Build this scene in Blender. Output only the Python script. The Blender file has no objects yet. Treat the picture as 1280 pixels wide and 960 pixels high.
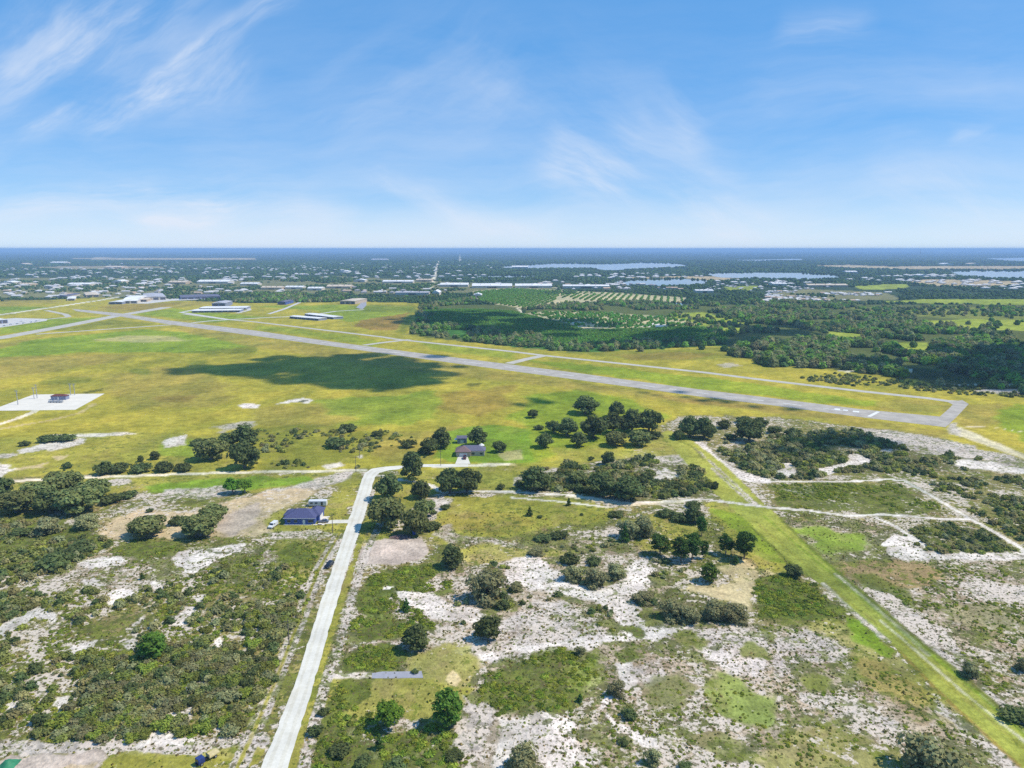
import bpy, math, random
import numpy as np
from mathutils import Vector

# ------------------------------------------------------------------ scene, camera
SC = bpy.context.scene
COL = SC.collection
RNG = np.random.default_rng(7)
random.seed(7)
H = 120.0                      # drone height above the ground, metres
F = 889.0                      # focal length in photograph pixels (1280 wide)
PITCH = math.atan(169.0 / F)
CP, SP = math.cos(PITCH), math.sin(PITCH)

cam_d = bpy.data.cameras.new('camera')
cam_d.sensor_width = 36.0
cam_d.lens = 36.0 * F / 1280.0
cam_d.clip_start = 0.5
cam_d.clip_end = 120000.0
cam = bpy.data.objects.new('camera', cam_d)
COL.objects.link(cam)
cam.location = (0, 0, H)
cam.rotation_euler = (math.pi / 2 - PITCH, 0, 0)
SC.camera = cam


def G(x, y):
    """a point of the photograph -> the ground (x, y) it shows"""
    u = (x - 640.0) / F
    v = -(y - 480.0) / F
    t = H / (SP - v * CP)
    return (u * t, (CP + v * SP) * t)


def MPP(y):
    v = -(y - 480.0) / F
    return H / max(SP - v * CP, 1e-4) / F


def px_of(X, Y, Z=0.0):
    dy, dz = Y, Z - H
    t = dy * CP - dz * SP
    return 640 + F * X / t, 480 - F * (dy * SP + dz * CP) / t


def lin(c):
    c = np.asarray(c, float) / 255.0
    return np.where(c <= 0.04045, c / 12.92, ((c + 0.055) / 1.055) ** 2.4)


KALB = 1.32


def alb(*c):
    """the base colour of something the sun shows as this sRGB colour"""
    return np.clip(lin(c) / KALB, 0.004, 0.8)


# ------------------------------------------------------------------ noise
def _hash(ix, iy, seed):
    h = (ix.astype(np.int64) * 374761393 + iy.astype(np.int64) * 668265263 + seed * 982451653) & 0xFFFFFFFF
    h = ((h ^ (h >> 13)) * 1274126177) & 0xFFFFFFFF
    return ((h ^ (h >> 16)) & 0xFFFFFF) / float(0xFFFFFF)


def vnoise(x, y, seed=0):
    ix = np.floor(x); iy = np.floor(y)
    fx = x - ix; fy = y - iy
    fx = fx * fx * (3 - 2 * fx); fy = fy * fy * (3 - 2 * fy)
    ix = ix.astype(np.int64); iy = iy.astype(np.int64)
    a = _hash(ix, iy, seed); b = _hash(ix + 1, iy, seed)
    c = _hash(ix, iy + 1, seed); d = _hash(ix + 1, iy + 1, seed)
    return (a + (b - a) * fx) * (1 - fy) + (c + (d - c) * fx) * fy


def fbm(x, y, scale, seed=0, oct=4):
    """noise in -1..1 with features about SCALE metres"""
    s = 0.0; amp = 0.5; f = 1.0 / scale; tot = 0.0
    for o in range(oct):
        s = s + amp * (vnoise(x * f + 17.3 * o, y * f - 9.1 * o, seed + o * 31) * 2 - 1)
        tot += amp; amp *= 0.55; f *= 2.07
    return s / tot


def sstep(a, b, x):
    t = np.clip((x - a) / (b - a), 0, 1)
    return t * t * (3 - 2 * t)


def seg_dist(x, y, pts, closed):
    n = len(pts)
    best = np.full(x.shape, 1e18)
    for i in range(n if closed else n - 1):
        ax, ay = pts[i]; bx, by = pts[(i + 1) % n]
        dx, dy = bx - ax, by - ay
        L = dx * dx + dy * dy + 1e-9
        t = np.clip(((x - ax) * dx + (y - ay) * dy) / L, 0, 1)
        d = (x - ax - t * dx) ** 2 + (y - ay - t * dy) ** 2
        best = np.minimum(best, d)
    return np.sqrt(best)


def inside(x, y, pts):
    c = np.zeros(x.shape, bool)
    n = len(pts)
    for i in range(n):
        ax, ay = pts[i]; bx, by = pts[(i + 1) % n]
        if ay == by:
            continue
        m = (ay > y) != (by > y)
        c ^= m & (x < (bx - ax) * (y - ay) / (by - ay) + ax)
    return c


def GP(pts):
    return [G(*p) for p in pts]


# ------------------------------------------------------------------ ground classes: rgb, dark tufts, sand flecks
CLS = {
    'scrub': (alb(156, 146, 86), .40, .44, .50),
    'palm': (alb(112, 126, 56), .40, .12, .62),
    'under': (alb(112, 112, 70), .42, .36, .45),
    'sand': (alb(244, 232, 218), .32, .0, .32),
    'sandspk': (alb(212, 200, 188), .40, .46, .44),
    'speck': (alb(190, 172, 146), .40, .40, .56),
    'tan': (alb(216, 192, 150), .16, .34, .22),
    'orange': (alb(240, 216, 164), .10, .16, .14),
    'dirt': (alb(208, 190, 172), .08, .16, .04),
    'grassB': (alb(132, 158, 42), .18, .02, .30),
    'grassG': (alb(128, 158, 48), .16, .05, .30),
    'grassY': (alb(170, 168, 74), .16, .16, .34),
    'mown': (alb(168, 171, 76), .06, .10, .22),
    'grassO': (alb(164, 160, 68), .22, .16, .38),
    'field': (alb(178, 167, 64), .14, .03, .20),
    'brown': (alb(168, 152, 74), .18, .03, .20),
    'rust': (alb(160, 130, 66), .22, .08, .34),
    'olive': (alb(120, 130, 50), .26, .04, .35),
    'lots': (alb(142, 140, 96), .30, .30, .3),
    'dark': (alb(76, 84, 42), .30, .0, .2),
    'pale': (alb(240, 228, 198), .04, .08, .08),
    'forest': (alb(100, 112, 58), .40, .02, .4),
    'town': (alb(56, 78, 50), .30, .06, .2),
    'meadow': (alb(164, 176, 66), .16, .03, .25),
    'marsh': (alb(132, 140, 66), .28, .04, .35),
    'orch': (alb(76, 124, 52), .25, .0, .2),
    'orchs': (alb(206, 194, 150), .30, .1, .25),
    'track': (alb(244, 234, 220), .14, .0, .12),
    'white': (alb(246, 240, 230), .03, .0, .0),
}
AIR = [(-500, 398), (-200, 380), (0, 377), (130, 372), (320, 379), (450, 377), (525, 379), (512, 418), (640, 434),
       (730, 441), (860, 434), (905, 432), (930, 446), (958, 458), (1040, 462), (1120, 472), (1200, 488), (1290, 496), (1800, 560),
       (1900, 690), (1400, 612), (1280, 578), (1190, 548), (1110, 536), (1000, 524), (905, 520), (845, 520), (830, 540), (800, 560), (655, 590),
       (450, 588), (300, 590), (0, 600), (-500, 612)]
MOS = {'scrub': 1, 'speck': 1, 'sandspk': .9, 'sand': .38, 'tan': .5, 'grassO': .55, 'palm': .5, 'olive': .5, 'rust': .6, 'orange': .35, 'grassB': .25, 'grassG': .25, 'grassY': .35, 'under': .4, 'dirt': .2}
OPS = [
    # class, amp px, soft px, opacity, polygon       (far and middle distance)
    ('town', 6, 3, 1, [(-2600, 381), (3600, 381), (3600, 314.2), (-2600, 314.2)]),
    ('lots', 5, 2, .85, [(-100, 372), (-100, 350), (60, 347), (300, 349), (420, 345), (520, 350), (640, 356), (700, 357), (690, 363), (560, 366), (440, 368), (300, 366), (130, 372)]),
    ('lots', 4, 2, .9, [(955, 377), (965, 365), (1010, 361), (1110, 366), (1125, 374), (1060, 377)]),
    ('forest', 6, 3, 1, [(500, 381), (2200, 381), (2200, 520), (1290, 505), (1040, 470), (958, 462), (905, 436), (730, 442), (510, 420)]),
    ('meadow', 5, 2, .9, [(1090, 377), (1160, 374), (1400, 374), (1600, 380), (1600, 384), (1280, 381), (1180, 380)]),
    ('marsh', 5, 3, .9, [(1060, 384), (1280, 384), (1600, 390), (1600, 402), (1280, 400), (1180, 398), (1100, 392)]),
    ('meadow', 5, 2, .95, [(1150, 402), (1200, 399), (1290, 400), (1600, 402), (1600, 416), (1280, 413), (1200, 411)]),
    ('meadow', 4, 2, .9, [(840, 392), (880, 390), (930, 402), (940, 412), (905, 420), (880, 410), (850, 402)]),
    ('meadow', 4, 2, .9, [(1035, 414), (1085, 418), (1085, 425), (1040, 422)]),
    ('meadow', 4, 2, .9, [(1118, 428), (1160, 428), (1165, 445), (1140, 446), (1120, 436)]),
    ('meadow', 4, 2, .9, [(1066, 358), (1110, 355), (1140, 356), (1130, 361), (1080, 362)]),
    ('meadow', 4, 2, .8, [(905, 358), (950, 357), (940, 364), (910, 363)]),
    ('tan', 4, 2, .8, [(1130, 352), (1160, 349), (1260, 351), (1280, 355), (1230, 359), (1170, 357)]),
    ('tan', 4, 1, .8, [(780, 346.5), (880, 345), (935, 348), (900, 351), (850, 347.5), (790, 348.5)]),
    ('tan', 4, 1, .8, [(1020, 332), (1060, 331), (1110, 333), (1290, 332.5), (1320, 336), (1240, 337), (1120, 336.5), (1040, 334.5)]),
    ('tan', 3, 1, .8, [(85, 323), (120, 322), (320, 323), (320, 324.2), (140, 325)]),
    ('tan', 3, 1, .5, [(20, 334), (120, 332), (200, 333), (210, 336), (90, 337)]),
    ('orch', 3, 2, 1, [(528, 386), (600, 386), (640, 388), (690, 400), (730, 412), (880, 408), (910, 420), (905, 434), (730, 440), (640, 434), (560, 420), (515, 412)]),
    ('orchs', 3, 2, 1, [(590, 364), (640, 360), (705, 363), (770, 366), (860, 372), (850, 378), (740, 378), (690, 382), (655, 386), (600, 377)]),
    ('orchs', 3, 2, 1, [(655, 392), (690, 389), (770, 392), (840, 396), (880, 408), (850, 408), (790, 410), (728, 411), (700, 402)]),
    ('white', 2, 1, 1, [(800, 408), (815, 404), (832, 406), (830, 409)]),
    ('pale', 2, 1, 1, [(642, 382), (656, 394), (660, 396), (650, 387)]),
    ('pale', 2, 1, 1, [(712, 401), (722, 409), (728, 411), (716, 402)]),
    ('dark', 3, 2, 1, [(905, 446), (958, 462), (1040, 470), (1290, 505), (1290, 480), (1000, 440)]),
    ('scrub', 3, 2, .9, [(985, 470), (1040, 466), (1150, 478), (1160, 486), (1100, 486), (1010, 476)]),
    ('pale', 2, 1, .9, [(1010, 464.5), (1060, 463), (1110, 459.5), (1112, 461), (1060, 465.5), (1012, 467)]),
    ('pale', 2, 1, .9, [(1110, 458), (1142, 461), (1140, 465), (1108, 461.5)]),
    ('pale', 2, 1, .8, [(1155, 480), (1280, 480), (1290, 482), (1160, 482)]),
    ('sandspk', 2, 1, .9, [(1205, 488), (1260, 486), (1290, 489), (1290, 492), (1220, 491)]),
    ('field', 8, 3, 1, AIR),
    ('grassG', 8, 5, .8, [(-300, 432), (0, 428), (180, 412), (300, 420), (340, 430), (250, 440), (110, 440), (0, 448), (-300, 455)]),
    ('tan', 6, 4, .45, [(115, 425), (160, 419), (220, 421), (240, 426), (170, 429)]),
    ('brown', 6, 4, .8, [(0, 428), (60, 420), (0, 436), (-200, 446), (-200, 440)]),
    ('brown', 8, 6, .8, [(-200, 452), (0, 447), (110, 443), (180, 444), (130, 455), (60, 466), (0, 474), (-200, 480)]),
    ('olive', 6, 4, .6, [(40, 478), (70, 470), (120, 470), (110, 478), (60, 482)]),
    ('brown', 12, 8, .7, [(120, 470), (200, 460), (260, 470), (300, 490), (260, 505), (170, 510), (130, 496)]),
    ('rust', 8, 6, .55, [(190, 495), (240, 496), (230, 502), (195, 502)]),
    ('brown', 12, 8, .75, [(150, 380), (190, 378), (300, 377), (240, 382), (175, 391), (120, 389)]),
    ('rust', 5, 3, .45, [(120, 384), (170, 380), (230, 379), (180, 389)]),
    ('grassG', 5, 4, .7, [(170, 393), (215, 385), (240, 388), (330, 396), (270, 403)]),
    ('grassG', 5, 4, .7, [(0, 408), (60, 398), (130, 397), (60, 410), (0, 418)]),
    ('olive', 5, 3, .6, [(60, 413), (140, 400), (200, 405), (90, 414)]),
    ('grassG', 5, 4, .8, [(-200, 386), (0, 383), (60, 384), (0, 392), (-200, 398)]),
    ('brown', 5, 3, .7, [(-200, 383), (0, 375), (60, 375), (90, 377), (0, 383), (-200, 390)]),
    ('grassG', 6, 4, .7, [(320, 383), (420, 381), (520, 383), (500, 398), (440, 402), (390, 388)]),
    ('olive', 5, 3, .6, [(440, 382), (520, 380), (516, 391), (450, 390)]),
    ('rust', 3, 2, .9, [(441, 408), (452, 400), (480, 396), (511, 391), (497, 413), (470, 413)]),
    ('olive', 4, 3, .8, [(516, 382), (521, 382), (506, 418), (495, 416)]),
    ('grassB', 8, 5, .75, [(660, 450), (700, 453), (850, 468), (960, 482), (1060, 497), (1180, 508), (1170, 517), (1080, 509), (900, 490), (700, 462)]),
    ('grassG', 8, 5, .5, [(320, 406), (430, 418), (480, 428), (470, 434), (320, 411)]),
    ('grassG', 8, 5, .5, [(520, 426), (640, 441), (640, 448), (540, 438)]),
    ('brown', 6, 4, .7, [(1090, 502), (1150, 500), (1190, 506), (1175, 518), (1110, 513)]),
    ('brown', 8, 6, .75, [(210, 404), (320, 421), (520, 449), (640, 466), (800, 488), (960, 508), (960, 514), (800, 497), (640, 478), (500, 462), (320, 434), (230, 415)]),
    ('rust', 6, 5, .5, [(800, 492), (960, 508), (1100, 526), (1000, 520), (850, 502)]),
    ('brown', 6, 5, .7, [(960, 508), (1180, 538), (1180, 548), (1080, 534), (960, 516)]),
    ('olive', 6, 4, .6, [(700, 441), (860, 436), (900, 434), (930, 446), (850, 452), (760, 447)]),
    ('rust', 6, 5, .5, [(770, 444), (850, 440), (900, 442), (860, 450), (790, 450)]),
    ('sandspk', 3, 2, .6, [(895, 455), (915, 453), (925, 457), (905, 460)]),
    ('brown', 6, 5, .7, [(1195, 508), (1250, 505), (1250, 528), (1215, 540), (1192, 530)]),
    ('grassB', 8, 5, .8, [(1240, 522), (1270, 505), (1500, 530), (1500, 570), (1280, 550)]),
    ('pale', 3, 2, .7, [(1185, 537), (1200, 533), (1280, 568), (1400, 610), (1280, 574), (1200, 545)]),
    ('sandspk', 3, 2, .8, [(1185, 530), (1196, 528), (1200, 545), (1186, 542)]),
    ('brown', 14, 9, .65, [(300, 510), (420, 500), (470, 515), (420, 535), (330, 530)]),
    ('brown', 12, 8, .7, [(480, 535), (520, 540), (560, 530), (600, 535), (540, 570), (480, 580), (450, 565)]),
    ('rust', 12, 8, .55, [(560, 490), (640, 482), (650, 505), (600, 520), (560, 508)]),
    ('grassG', 12, 8, .6, [(400, 500), (540, 490), (560, 525), (440, 530)]),
    ('olive', 8, 6, .6, [(300, 535), (400, 532), (480, 545), (440, 580), (340, 586), (300, 570)]),
    ('grassB', 10, 7, .75, [(650, 495), (720, 488), (800, 500), (830, 520), (800, 545), (700, 570), (650, 580), (640, 540)]),
    ('grassY', 8, 6, .7, [(690, 560), (800, 550), (850, 540), (880, 575), (760, 577), (700, 585)]),
    ('grassG', 4, 3, .9, [(545, 545), (570, 536), (620, 530), (660, 536), (664, 575), (640, 580), (560, 578), (540, 570)]),
    ('tan', 3, 2, .5, [(620, 566), (650, 562), (655, 574), (630, 576)]),
    ('sand', 3, 1.5, .95, [(346, 505), (360, 500), (380, 497), (391, 500), (386, 504), (368, 503)]),
    ('dark', 2, 1, .9, [(373, 501), (386, 499.5), (386, 501.5), (374, 502.5)]),
    ('sand', 3, 1.5, .95, [(298, 506), (310, 504), (324, 506), (322, 510), (302, 510)]),
    ('olive', 4, 3, .8, [(235, 452), (262, 449), (256, 455), (240, 457)]),
    ('olive', 4, 3, .8, [(160, 462), (190, 461), (186, 468), (164, 468)]),
    ('dark', 3, 2, .7, [(102, 490), (130, 485), (128, 489), (108, 492)]),
    ('dark', 3, 2, .7, [(584, 480), (602, 479), (600, 483), (588, 483)]),
    ('olive', 6, 4, .7, [(220, 441), (320, 433), (320, 441), (260, 443)]),
    # ---- western edge
    ('grassO', 10, 7, .8, [(-300, 548), (0, 545), (200, 540), (320, 545), (320, 588), (130, 590), (0, 598), (-300, 606)]),
    ('grassG', 8, 5, .6, [(200, 552), (250, 550), (250, 572), (200, 570)]),
    ('sand', 4, 2, .9, [(25, 563), (55, 553), (98, 549), (112, 552), (95, 558), (50, 564), (28, 567)]),
    ('sand', 3, 2, .8, [(60, 543.5), (160, 540.5), (172, 542.5), (120, 546), (80, 547)]),
    ('sand', 3, 2, .9, [(204, 549), (232, 544), (232, 556), (206, 560)]),
    ('sand', 4, 2, .9, [(-60, 580), (4, 578), (16, 586), (6, 600), (-60, 602)]),
    ('sandspk', 4, 2, .8, [(0, 567), (20, 565), (15, 572), (-20, 574)]),
    ('tan', 4, 2, .7, [(20, 585), (60, 578), (50, 584), (20, 588)]),
    ('tan', 4, 2, .7, [(66, 571), (85, 569), (82, 575), (68, 577)]),
    ('sandspk', 5, 3, .8, [(270, 532), (320, 526), (320, 535), (280, 540)]),
    ('sand', 3, 2, .8, [(402, 582), (425, 578), (432, 582), (410, 586)]),
    ('sand', 2, 1.5, .8, [(447, 570), (454, 568), (453, 573), (448, 573)]),
    ('grassO', 6, 4, .9, [(-300, 606), (0, 604), (150, 594), (452, 590), (448, 604), (300, 618), (160, 614), (100, 640), (-300, 660)]),
    ('grassG', 5, 4, .9, [(175, 607), (320, 596), (385, 597), (400, 605), (330, 610), (290, 617), (190, 618)]),
    ('sandspk', 5, 3, .85, [(210, 612), (290, 606), (300, 616), (250, 624), (205, 622)]),
    ('sandspk', 5, 3, .85, [(320, 618), (400, 596), (440, 590), (425, 605), (395, 612), (330, 625)]),
    ('sandspk', 4, 2, .8, [(108, 602), (160, 598), (160, 606), (125, 608)]),
    ('tan', 8, 5, .95, [(112, 675), (135, 648), (180, 635), (230, 640), (300, 624), (360, 612), (395, 614), (390, 625), (352, 640), (340, 665), (262, 672), (160, 676)]),
    ('dirt', 6, 4, .8, [(265, 660), (275, 645), (320, 630), (320, 655), (290, 672)]),
    ('grassO', 5, 4, .9, [(330, 652), (352, 640), (400, 632), (410, 620), (440, 598), (450, 602), (428, 668), (380, 672), (335, 668)]),
    ('sandspk', 3, 2, .7, [(335, 666), (400, 662), (418, 668), (390, 676), (340, 674)]),
    ('grassO', 8, 5, .7, [(345, 672), (412, 672), (395, 720), (350, 730), (330, 700)]),
    ('scrub', 6, 4, .9, [(-200, 648), (0, 642), (120, 635), (112, 680), (30, 725), (-200, 740)]),
    ('palm', 8, 5, .8, [(0, 660), (60, 650), (120, 660), (135, 680), (90, 700), (20, 715), (-200, 720)]),
    ('palm', 6, 4, .8, [(125, 690), (180, 676), (230, 675), (225, 700), (170, 700)]),
    ('palm', 6, 4, .8, [(342, 690), (370, 672), (392, 690), (385, 705), (352, 705)]),
    ('speck', 5, 3, .9, [(50, 728), (85, 705), (130, 690), (190, 698), (215, 690), (320, 680), (348, 690), (340, 730), (230, 730), (160, 745), (110, 728)]),
    ('sand', 4, 2, .95, [(212, 702), (225, 690), (255, 684), (303, 680), (303, 688), (270, 700), (245, 716), (228, 716)]),
    ('sand', 4, 2, .95, [(100, 702), (130, 694), (168, 700), (150, 706), (112, 712)]),
    ('sand', 4, 2, .9, [(96, 724), (120, 722), (126, 732), (104, 733)]),
    ('sand', 3, 2, .9, [(186, 726), (198, 724), (204, 736), (194, 738)]),
    ('sand', 4, 2, .95, [(130, 748), (140, 740), (165, 736), (170, 742), (148, 752), (134, 760)]),
    ('sand', 4, 2, .95, [(208, 772), (230, 760), (248, 756), (250, 764), (234, 776), (222, 782)]),
    ('sand', 4, 2, .9, [(163, 783), (178, 768), (184, 772), (172, 784)]),
    ('sand', 4, 2, .95, [(-10, 792), (0, 778), (30, 768), (48, 757), (74, 766), (66, 776), (40, 774), (16, 788), (4, 798)]),
    ('sand', 3, 2, .9, [(240, 745), (260, 742), (256, 752), (242, 754)]),
    ('sand', 3, 2, .9, [(75, 820), (92, 806), (122, 800), (118, 808), (84, 822)]),
    ('sand', 3, 2, .95, [(150, 804), (166, 798), (178, 800), (176, 812), (164, 816)]),
    ('sand', 3, 2, .9, [(266, 800), (277, 795), (278, 806), (270, 812)]),
    ('sand', 3, 2, .9, [(66, 884), (70, 872), (88, 868), (84, 882), (72, 888)]),
    ('sand', 3, 2, .9, [(4, 882), (14, 876), (32, 876), (26, 886), (8, 888)]),
    ('sand', 3, 2, .9, [(30, 856), (45, 850), (58, 854), (40, 860)]),
    ('sandspk', 4, 2, .9, [(-80, 932), (0, 926), (170, 928), (250, 926), (330, 908), (345, 930), (300, 948), (130, 940), (0, 944), (-80, 960)]),
    ('sand', 4, 2, .95, [(174, 932), (180, 918), (196, 911), (220, 918), (250, 924), (240, 930), (200, 934)]),
    ('sand', 4, 2, .9, [(202, 898), (222, 888), (240, 886), (238, 896), (215, 902)]),
    ('grassO', 4, 3, .9, [(125, 948), (150, 940), (240, 942), (310, 930), (335, 935), (300, 975), (130, 980)]),
    ('dirt', 4, 2, 1, [(-80, 985), (10, 948), (60, 942), (134, 938), (128, 952), (110, 985)]),
    ('tan', 4, 2, .8, [(60, 965), (110, 952), (125, 952), (108, 980), (60, 990)]),
    # ---- east of the white road
    ('grassO', 6, 4, .95, [(470, 600), (530, 588), (640, 582), (700, 584), (640, 600), (640, 612), (555, 617), (500, 640), (462, 660)]),
    ('grassO', 8, 5, 1, [(540, 650), (556, 622), (600, 618), (700, 622), (770, 636), (750, 652), (690, 662), (640, 672), (560, 678), (535, 668)]),
    ('rust', 8, 6, .3, [(560, 640), (640, 640), (690, 655), (610, 668), (555, 660)]),
    ('sandspk', 4, 2, .9, [(528, 628), (545, 622), (566, 624), (564, 634), (546, 640), (542, 655), (530, 650)]),
    ('sand', 3, 2, .7, [(536, 626), (560, 625), (558, 632), (540, 634)]),
    ('sandspk', 5, 3, .7, [(535, 668), (560, 655), (566, 665), (620, 674), (640, 680), (560, 682)]),
    ('grassO', 4, 3, .9, [(455, 672), (470, 650), (490, 660), (484, 672), (462, 680)]),
    ('orange', 3, 2, .7, [(447, 682), (455, 675), (470, 678), (462, 684)]),
    ('speck', 12, 8, 1, [(410, 830), (430, 790), (462, 735), (540, 700), (610, 682), (700, 668), (760, 660), (830, 700), (870, 760), (930, 780), (1060, 778), (1130, 840), (1260, 955), (1330, 1040),
                        (420, 1040), (380, 960), (395, 880)]),
    ('dirt', 4, 2, 1, [(446, 692), (456, 682), (480, 674), (515, 672), (536, 678), (541, 690), (528, 700), (490, 705), (455, 708), (446, 702)]),
    ('palm', 6, 4, .95, [(442, 790), (450, 745), (470, 712), (545, 702), (552, 712), (520, 730), (540, 742), (566, 728), (566, 740), (535, 752), (500, 742), (480, 750), (500, 772), (540, 780), (520, 795), (460, 800)]),
    ('sand', 7, 3, .9, [(485, 735), (520, 738), (560, 750), (600, 760), (600, 785), (560, 780), (520, 762)]),
    ('grassO', 6, 4, .8, [(566, 690), (600, 680), (640, 684), (720, 690), (640, 705), (590, 708)]),
    ('sand', 8, 4, .95, [(630, 702), (660, 690), (690, 690), (690, 712), (720, 725), (700, 745), (660, 740), (640, 725)]),
    ('sand', 8, 4, .95, [(700, 730), (760, 735), (790, 700), (810, 700), (815, 730), (790, 745), (815, 780), (800, 800), (740, 750), (705, 745)]),
    ('sandspk', 8, 5, .9, [(560, 815), (620, 790), (660, 750), (700, 750), (760, 790), (810, 795), (700, 815), (620, 830)]),
    ('sand', 6, 3, .8, [(600, 818), (640, 808), (720, 800), (800, 792), (870, 778), (868, 784), (800, 802), (700, 812), (640, 818), (610, 826)]),
    ('sand', 5, 3, .9, [(800, 785), (830, 778), (840, 786), (815, 798)]),
    ('palm', 5, 3, .95, [(428, 830), (445, 812), (480, 803), (505, 812), (510, 832), (480, 840), (435, 840)]),
    ('grassO', 10, 6, .8, [(510, 815), (560, 800), (600, 802), (606, 845), (590, 868), (560, 866), (545, 845), (515, 848)]),
    ('grassO', 5, 3, .9, [(400, 880), (405, 850), (470, 846), (540, 850), (590, 862), (575, 900), (520, 900), (480, 890), (440, 905)]),
    ('palm', 6, 4, .8, [(395, 905), (430, 852), (465, 846), (468, 868), (430, 890), (470, 930), (540, 905), (600, 918), (560, 960), (400, 985), (385, 960)]),
    ('sand', 2, 1.5, .7, [(394, 848), (400, 842), (436, 841), (466, 840), (466, 848), (430, 848)]),
    ('orange', 3, 2, .8, [(556, 850), (566, 836), (576, 850), (568, 860)]),
    ('palm', 14, 8, .8, [(604, 886), (602, 838), (640, 818), (690, 812), (745, 818), (740, 845), (700, 880), (660, 890)]),
    ('grassG', 5, 3, .6, [(715, 830), (745, 820), (750, 850), (730, 868), (710, 860)]),
    ('sand', 12, 5, .85, [(625, 900), (680, 890), (710, 905), (738, 950), (700, 1000), (620, 1000)]),
    ('sandspk', 6, 3, .8, [(580, 870), (620, 890), (600, 945), (570, 930)]),
    ('sand', 4, 2, .95, [(768, 830), (790, 828), (790, 842), (800, 850), (786, 866), (764, 880), (752, 886), (754, 878), (772, 864), (778, 850)]),
    ('sand', 4, 2, .9, [(758, 892), (772, 902), (800, 918), (824, 920), (828, 938), (800, 930), (768, 912)]),
    ('sandspk', 5, 3, .9, [(790, 838), (826, 822), (830, 850), (800, 862)]),
    ('sandspk', 6, 3, .9, [(850, 785), (930, 782), (960, 790), (958, 850), (920, 842), (870, 810)]),
    ('sand', 5, 4, .5, [(868, 812), (930, 818), (960, 830), (955, 850), (915, 846)]),
    ('palm', 4, 3, .9, [(771, 818), (785, 810), (802, 813), (800, 824), (780, 828)]),
    ('palm', 4, 3, .9, [(776, 786), (800, 780), (812, 790), (796, 797)]),
    ('olive', 4, 3, .9, [(842, 796), (862, 790), (886, 802), (876, 812), (850, 806)]),
    ('olive', 4, 3, .9, [(920, 810), (942, 802), (960, 808), (958, 824), (930, 822)]),
    ('olive', 8, 6, .7, [(815, 848), (850, 838), (870, 860), (850, 890), (820, 880)]),
    ('grassB', 13, 8, .75, [(876, 870), (900, 840), (925, 845), (950, 862), (975, 868), (990, 890), (960, 915), (925, 905), (895, 892)]),
    ('olive', 6, 4, .7, [(860, 920), (900, 915), (945, 935), (930, 955), (880, 945)]),
    ('olive', 4, 3, .9, [(1004, 846), (1020, 838), (1044, 850), (1030, 864), (1010, 862)]),
    ('olive', 3, 2, .9, [(1020, 882), (1034, 880), (1040, 890), (1026, 892)]),
    ('olive', 3, 2, .9, [(1080, 880), (1092, 878), (1098, 886), (1086, 889)]),
    ('sandspk', 6, 3, .9, [(975, 840), (1000, 865), (1060, 870), (1100, 890), (1130, 905), (1120, 925), (1080, 900), (1000, 880)]),
    ('sandspk', 6, 3, .9, [(955, 800), (1010, 782), (1045, 800), (1060, 830), (1010, 830), (970, 850)]),
    ('grassO', 10, 6, .75, [(1010, 780), (1070, 778), (1130, 830), (1190, 880), (1150, 890), (1080, 860), (1060, 810)]),
    ('rust', 8, 5, .35, [(1060, 820), (1110, 830), (1170, 880), (1150, 900), (1090, 860)]),
    ('grassO', 14, 9, .7, [(970, 905), (1040, 895), (1090, 915), (1120, 945), (1060, 985), (960, 985), (930, 950)]),
    ('sandspk', 4, 2, .8, [(1160, 862), (1200, 895), (1270, 950), (1300, 985), (1240, 950), (1170, 885)]),
    ('grassB', 4, 3, .9, [(1050, 768), (1070, 772), (1120, 815), (1112, 825), (1070, 800)]),
    ('grassO', 5, 3, 1, [(878, 628), (900, 626), (945, 642), (992, 705), (985, 720), (950, 716), (925, 690), (895, 655)]),
    ('grassB', 5, 3, .7, [(890, 636), (940, 642), (985, 705), (950, 700)]),
    ('orange', 9, 5, .95, [(835, 738), (860, 728), (895, 730), (930, 725), (960, 712), (985, 722), (950, 738), (935, 760), (905, 750), (870, 742)]),
    ('orange', 5, 3, .7, [(895, 708), (930, 700), (960, 716), (925, 728)]),
    ('grassO', 6, 4, .7, [(770, 650), (830, 640), (880, 655), (860, 690), (800, 690)]),
    ('palm', 5, 3, 1, [(940, 735), (958, 718), (985, 716), (1022, 742), (1056, 768), (1030, 776), (950, 774)]),
    ('under', 6, 4, .95, [(818, 745), (840, 735), (880, 748), (930, 752), (945, 772), (880, 778), (825, 776)]),
    # thickets and sand round the eastern lanes
    ('under', 6, 4, .9, [(648, 600), (690, 588), (720, 585), (790, 572), (850, 575), (890, 612), (880, 622), (790, 626), (700, 614), (650, 612)]),
    ('sand', 4, 2, .85, [(816, 590), (832, 586), (850, 594), (846, 602), (820, 604)]),
    ('sandspk', 4, 2, .8, [(640, 597), (668, 588), (700, 584), (700, 590), (670, 598), (645, 606)]),
    ('sandspk', 3, 2, .8, [(760, 578), (800, 572), (850, 568), (870, 578), (895, 612), (885, 612), (862, 582), (800, 576), (765, 582)]),
    ('scrub', 6, 4, .95, [(868, 552), (960, 545), (1080, 540), (1280, 575), (1500, 610), (1500, 760), (1280, 700), (1220, 660), (1100, 660), (960, 645), (940, 620), (905, 590)]),
    ('under', 6, 4, .9, [(895, 565), (960, 548), (1080, 542), (1180, 560), (1250, 582), (1180, 590), (1060, 590), (960, 602), (920, 590)]),
    ('sand', 3, 1.5, .95, [(868, 552), (878, 552), (892, 566), (915, 584), (950, 596), (962, 599), (962, 604), (935, 603), (910, 592), (885, 572)]),
    ('sand', 4, 2, .9, [(965, 592), (975, 585), (985, 574), (1000, 588), (998, 597), (975, 598)]),
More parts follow.
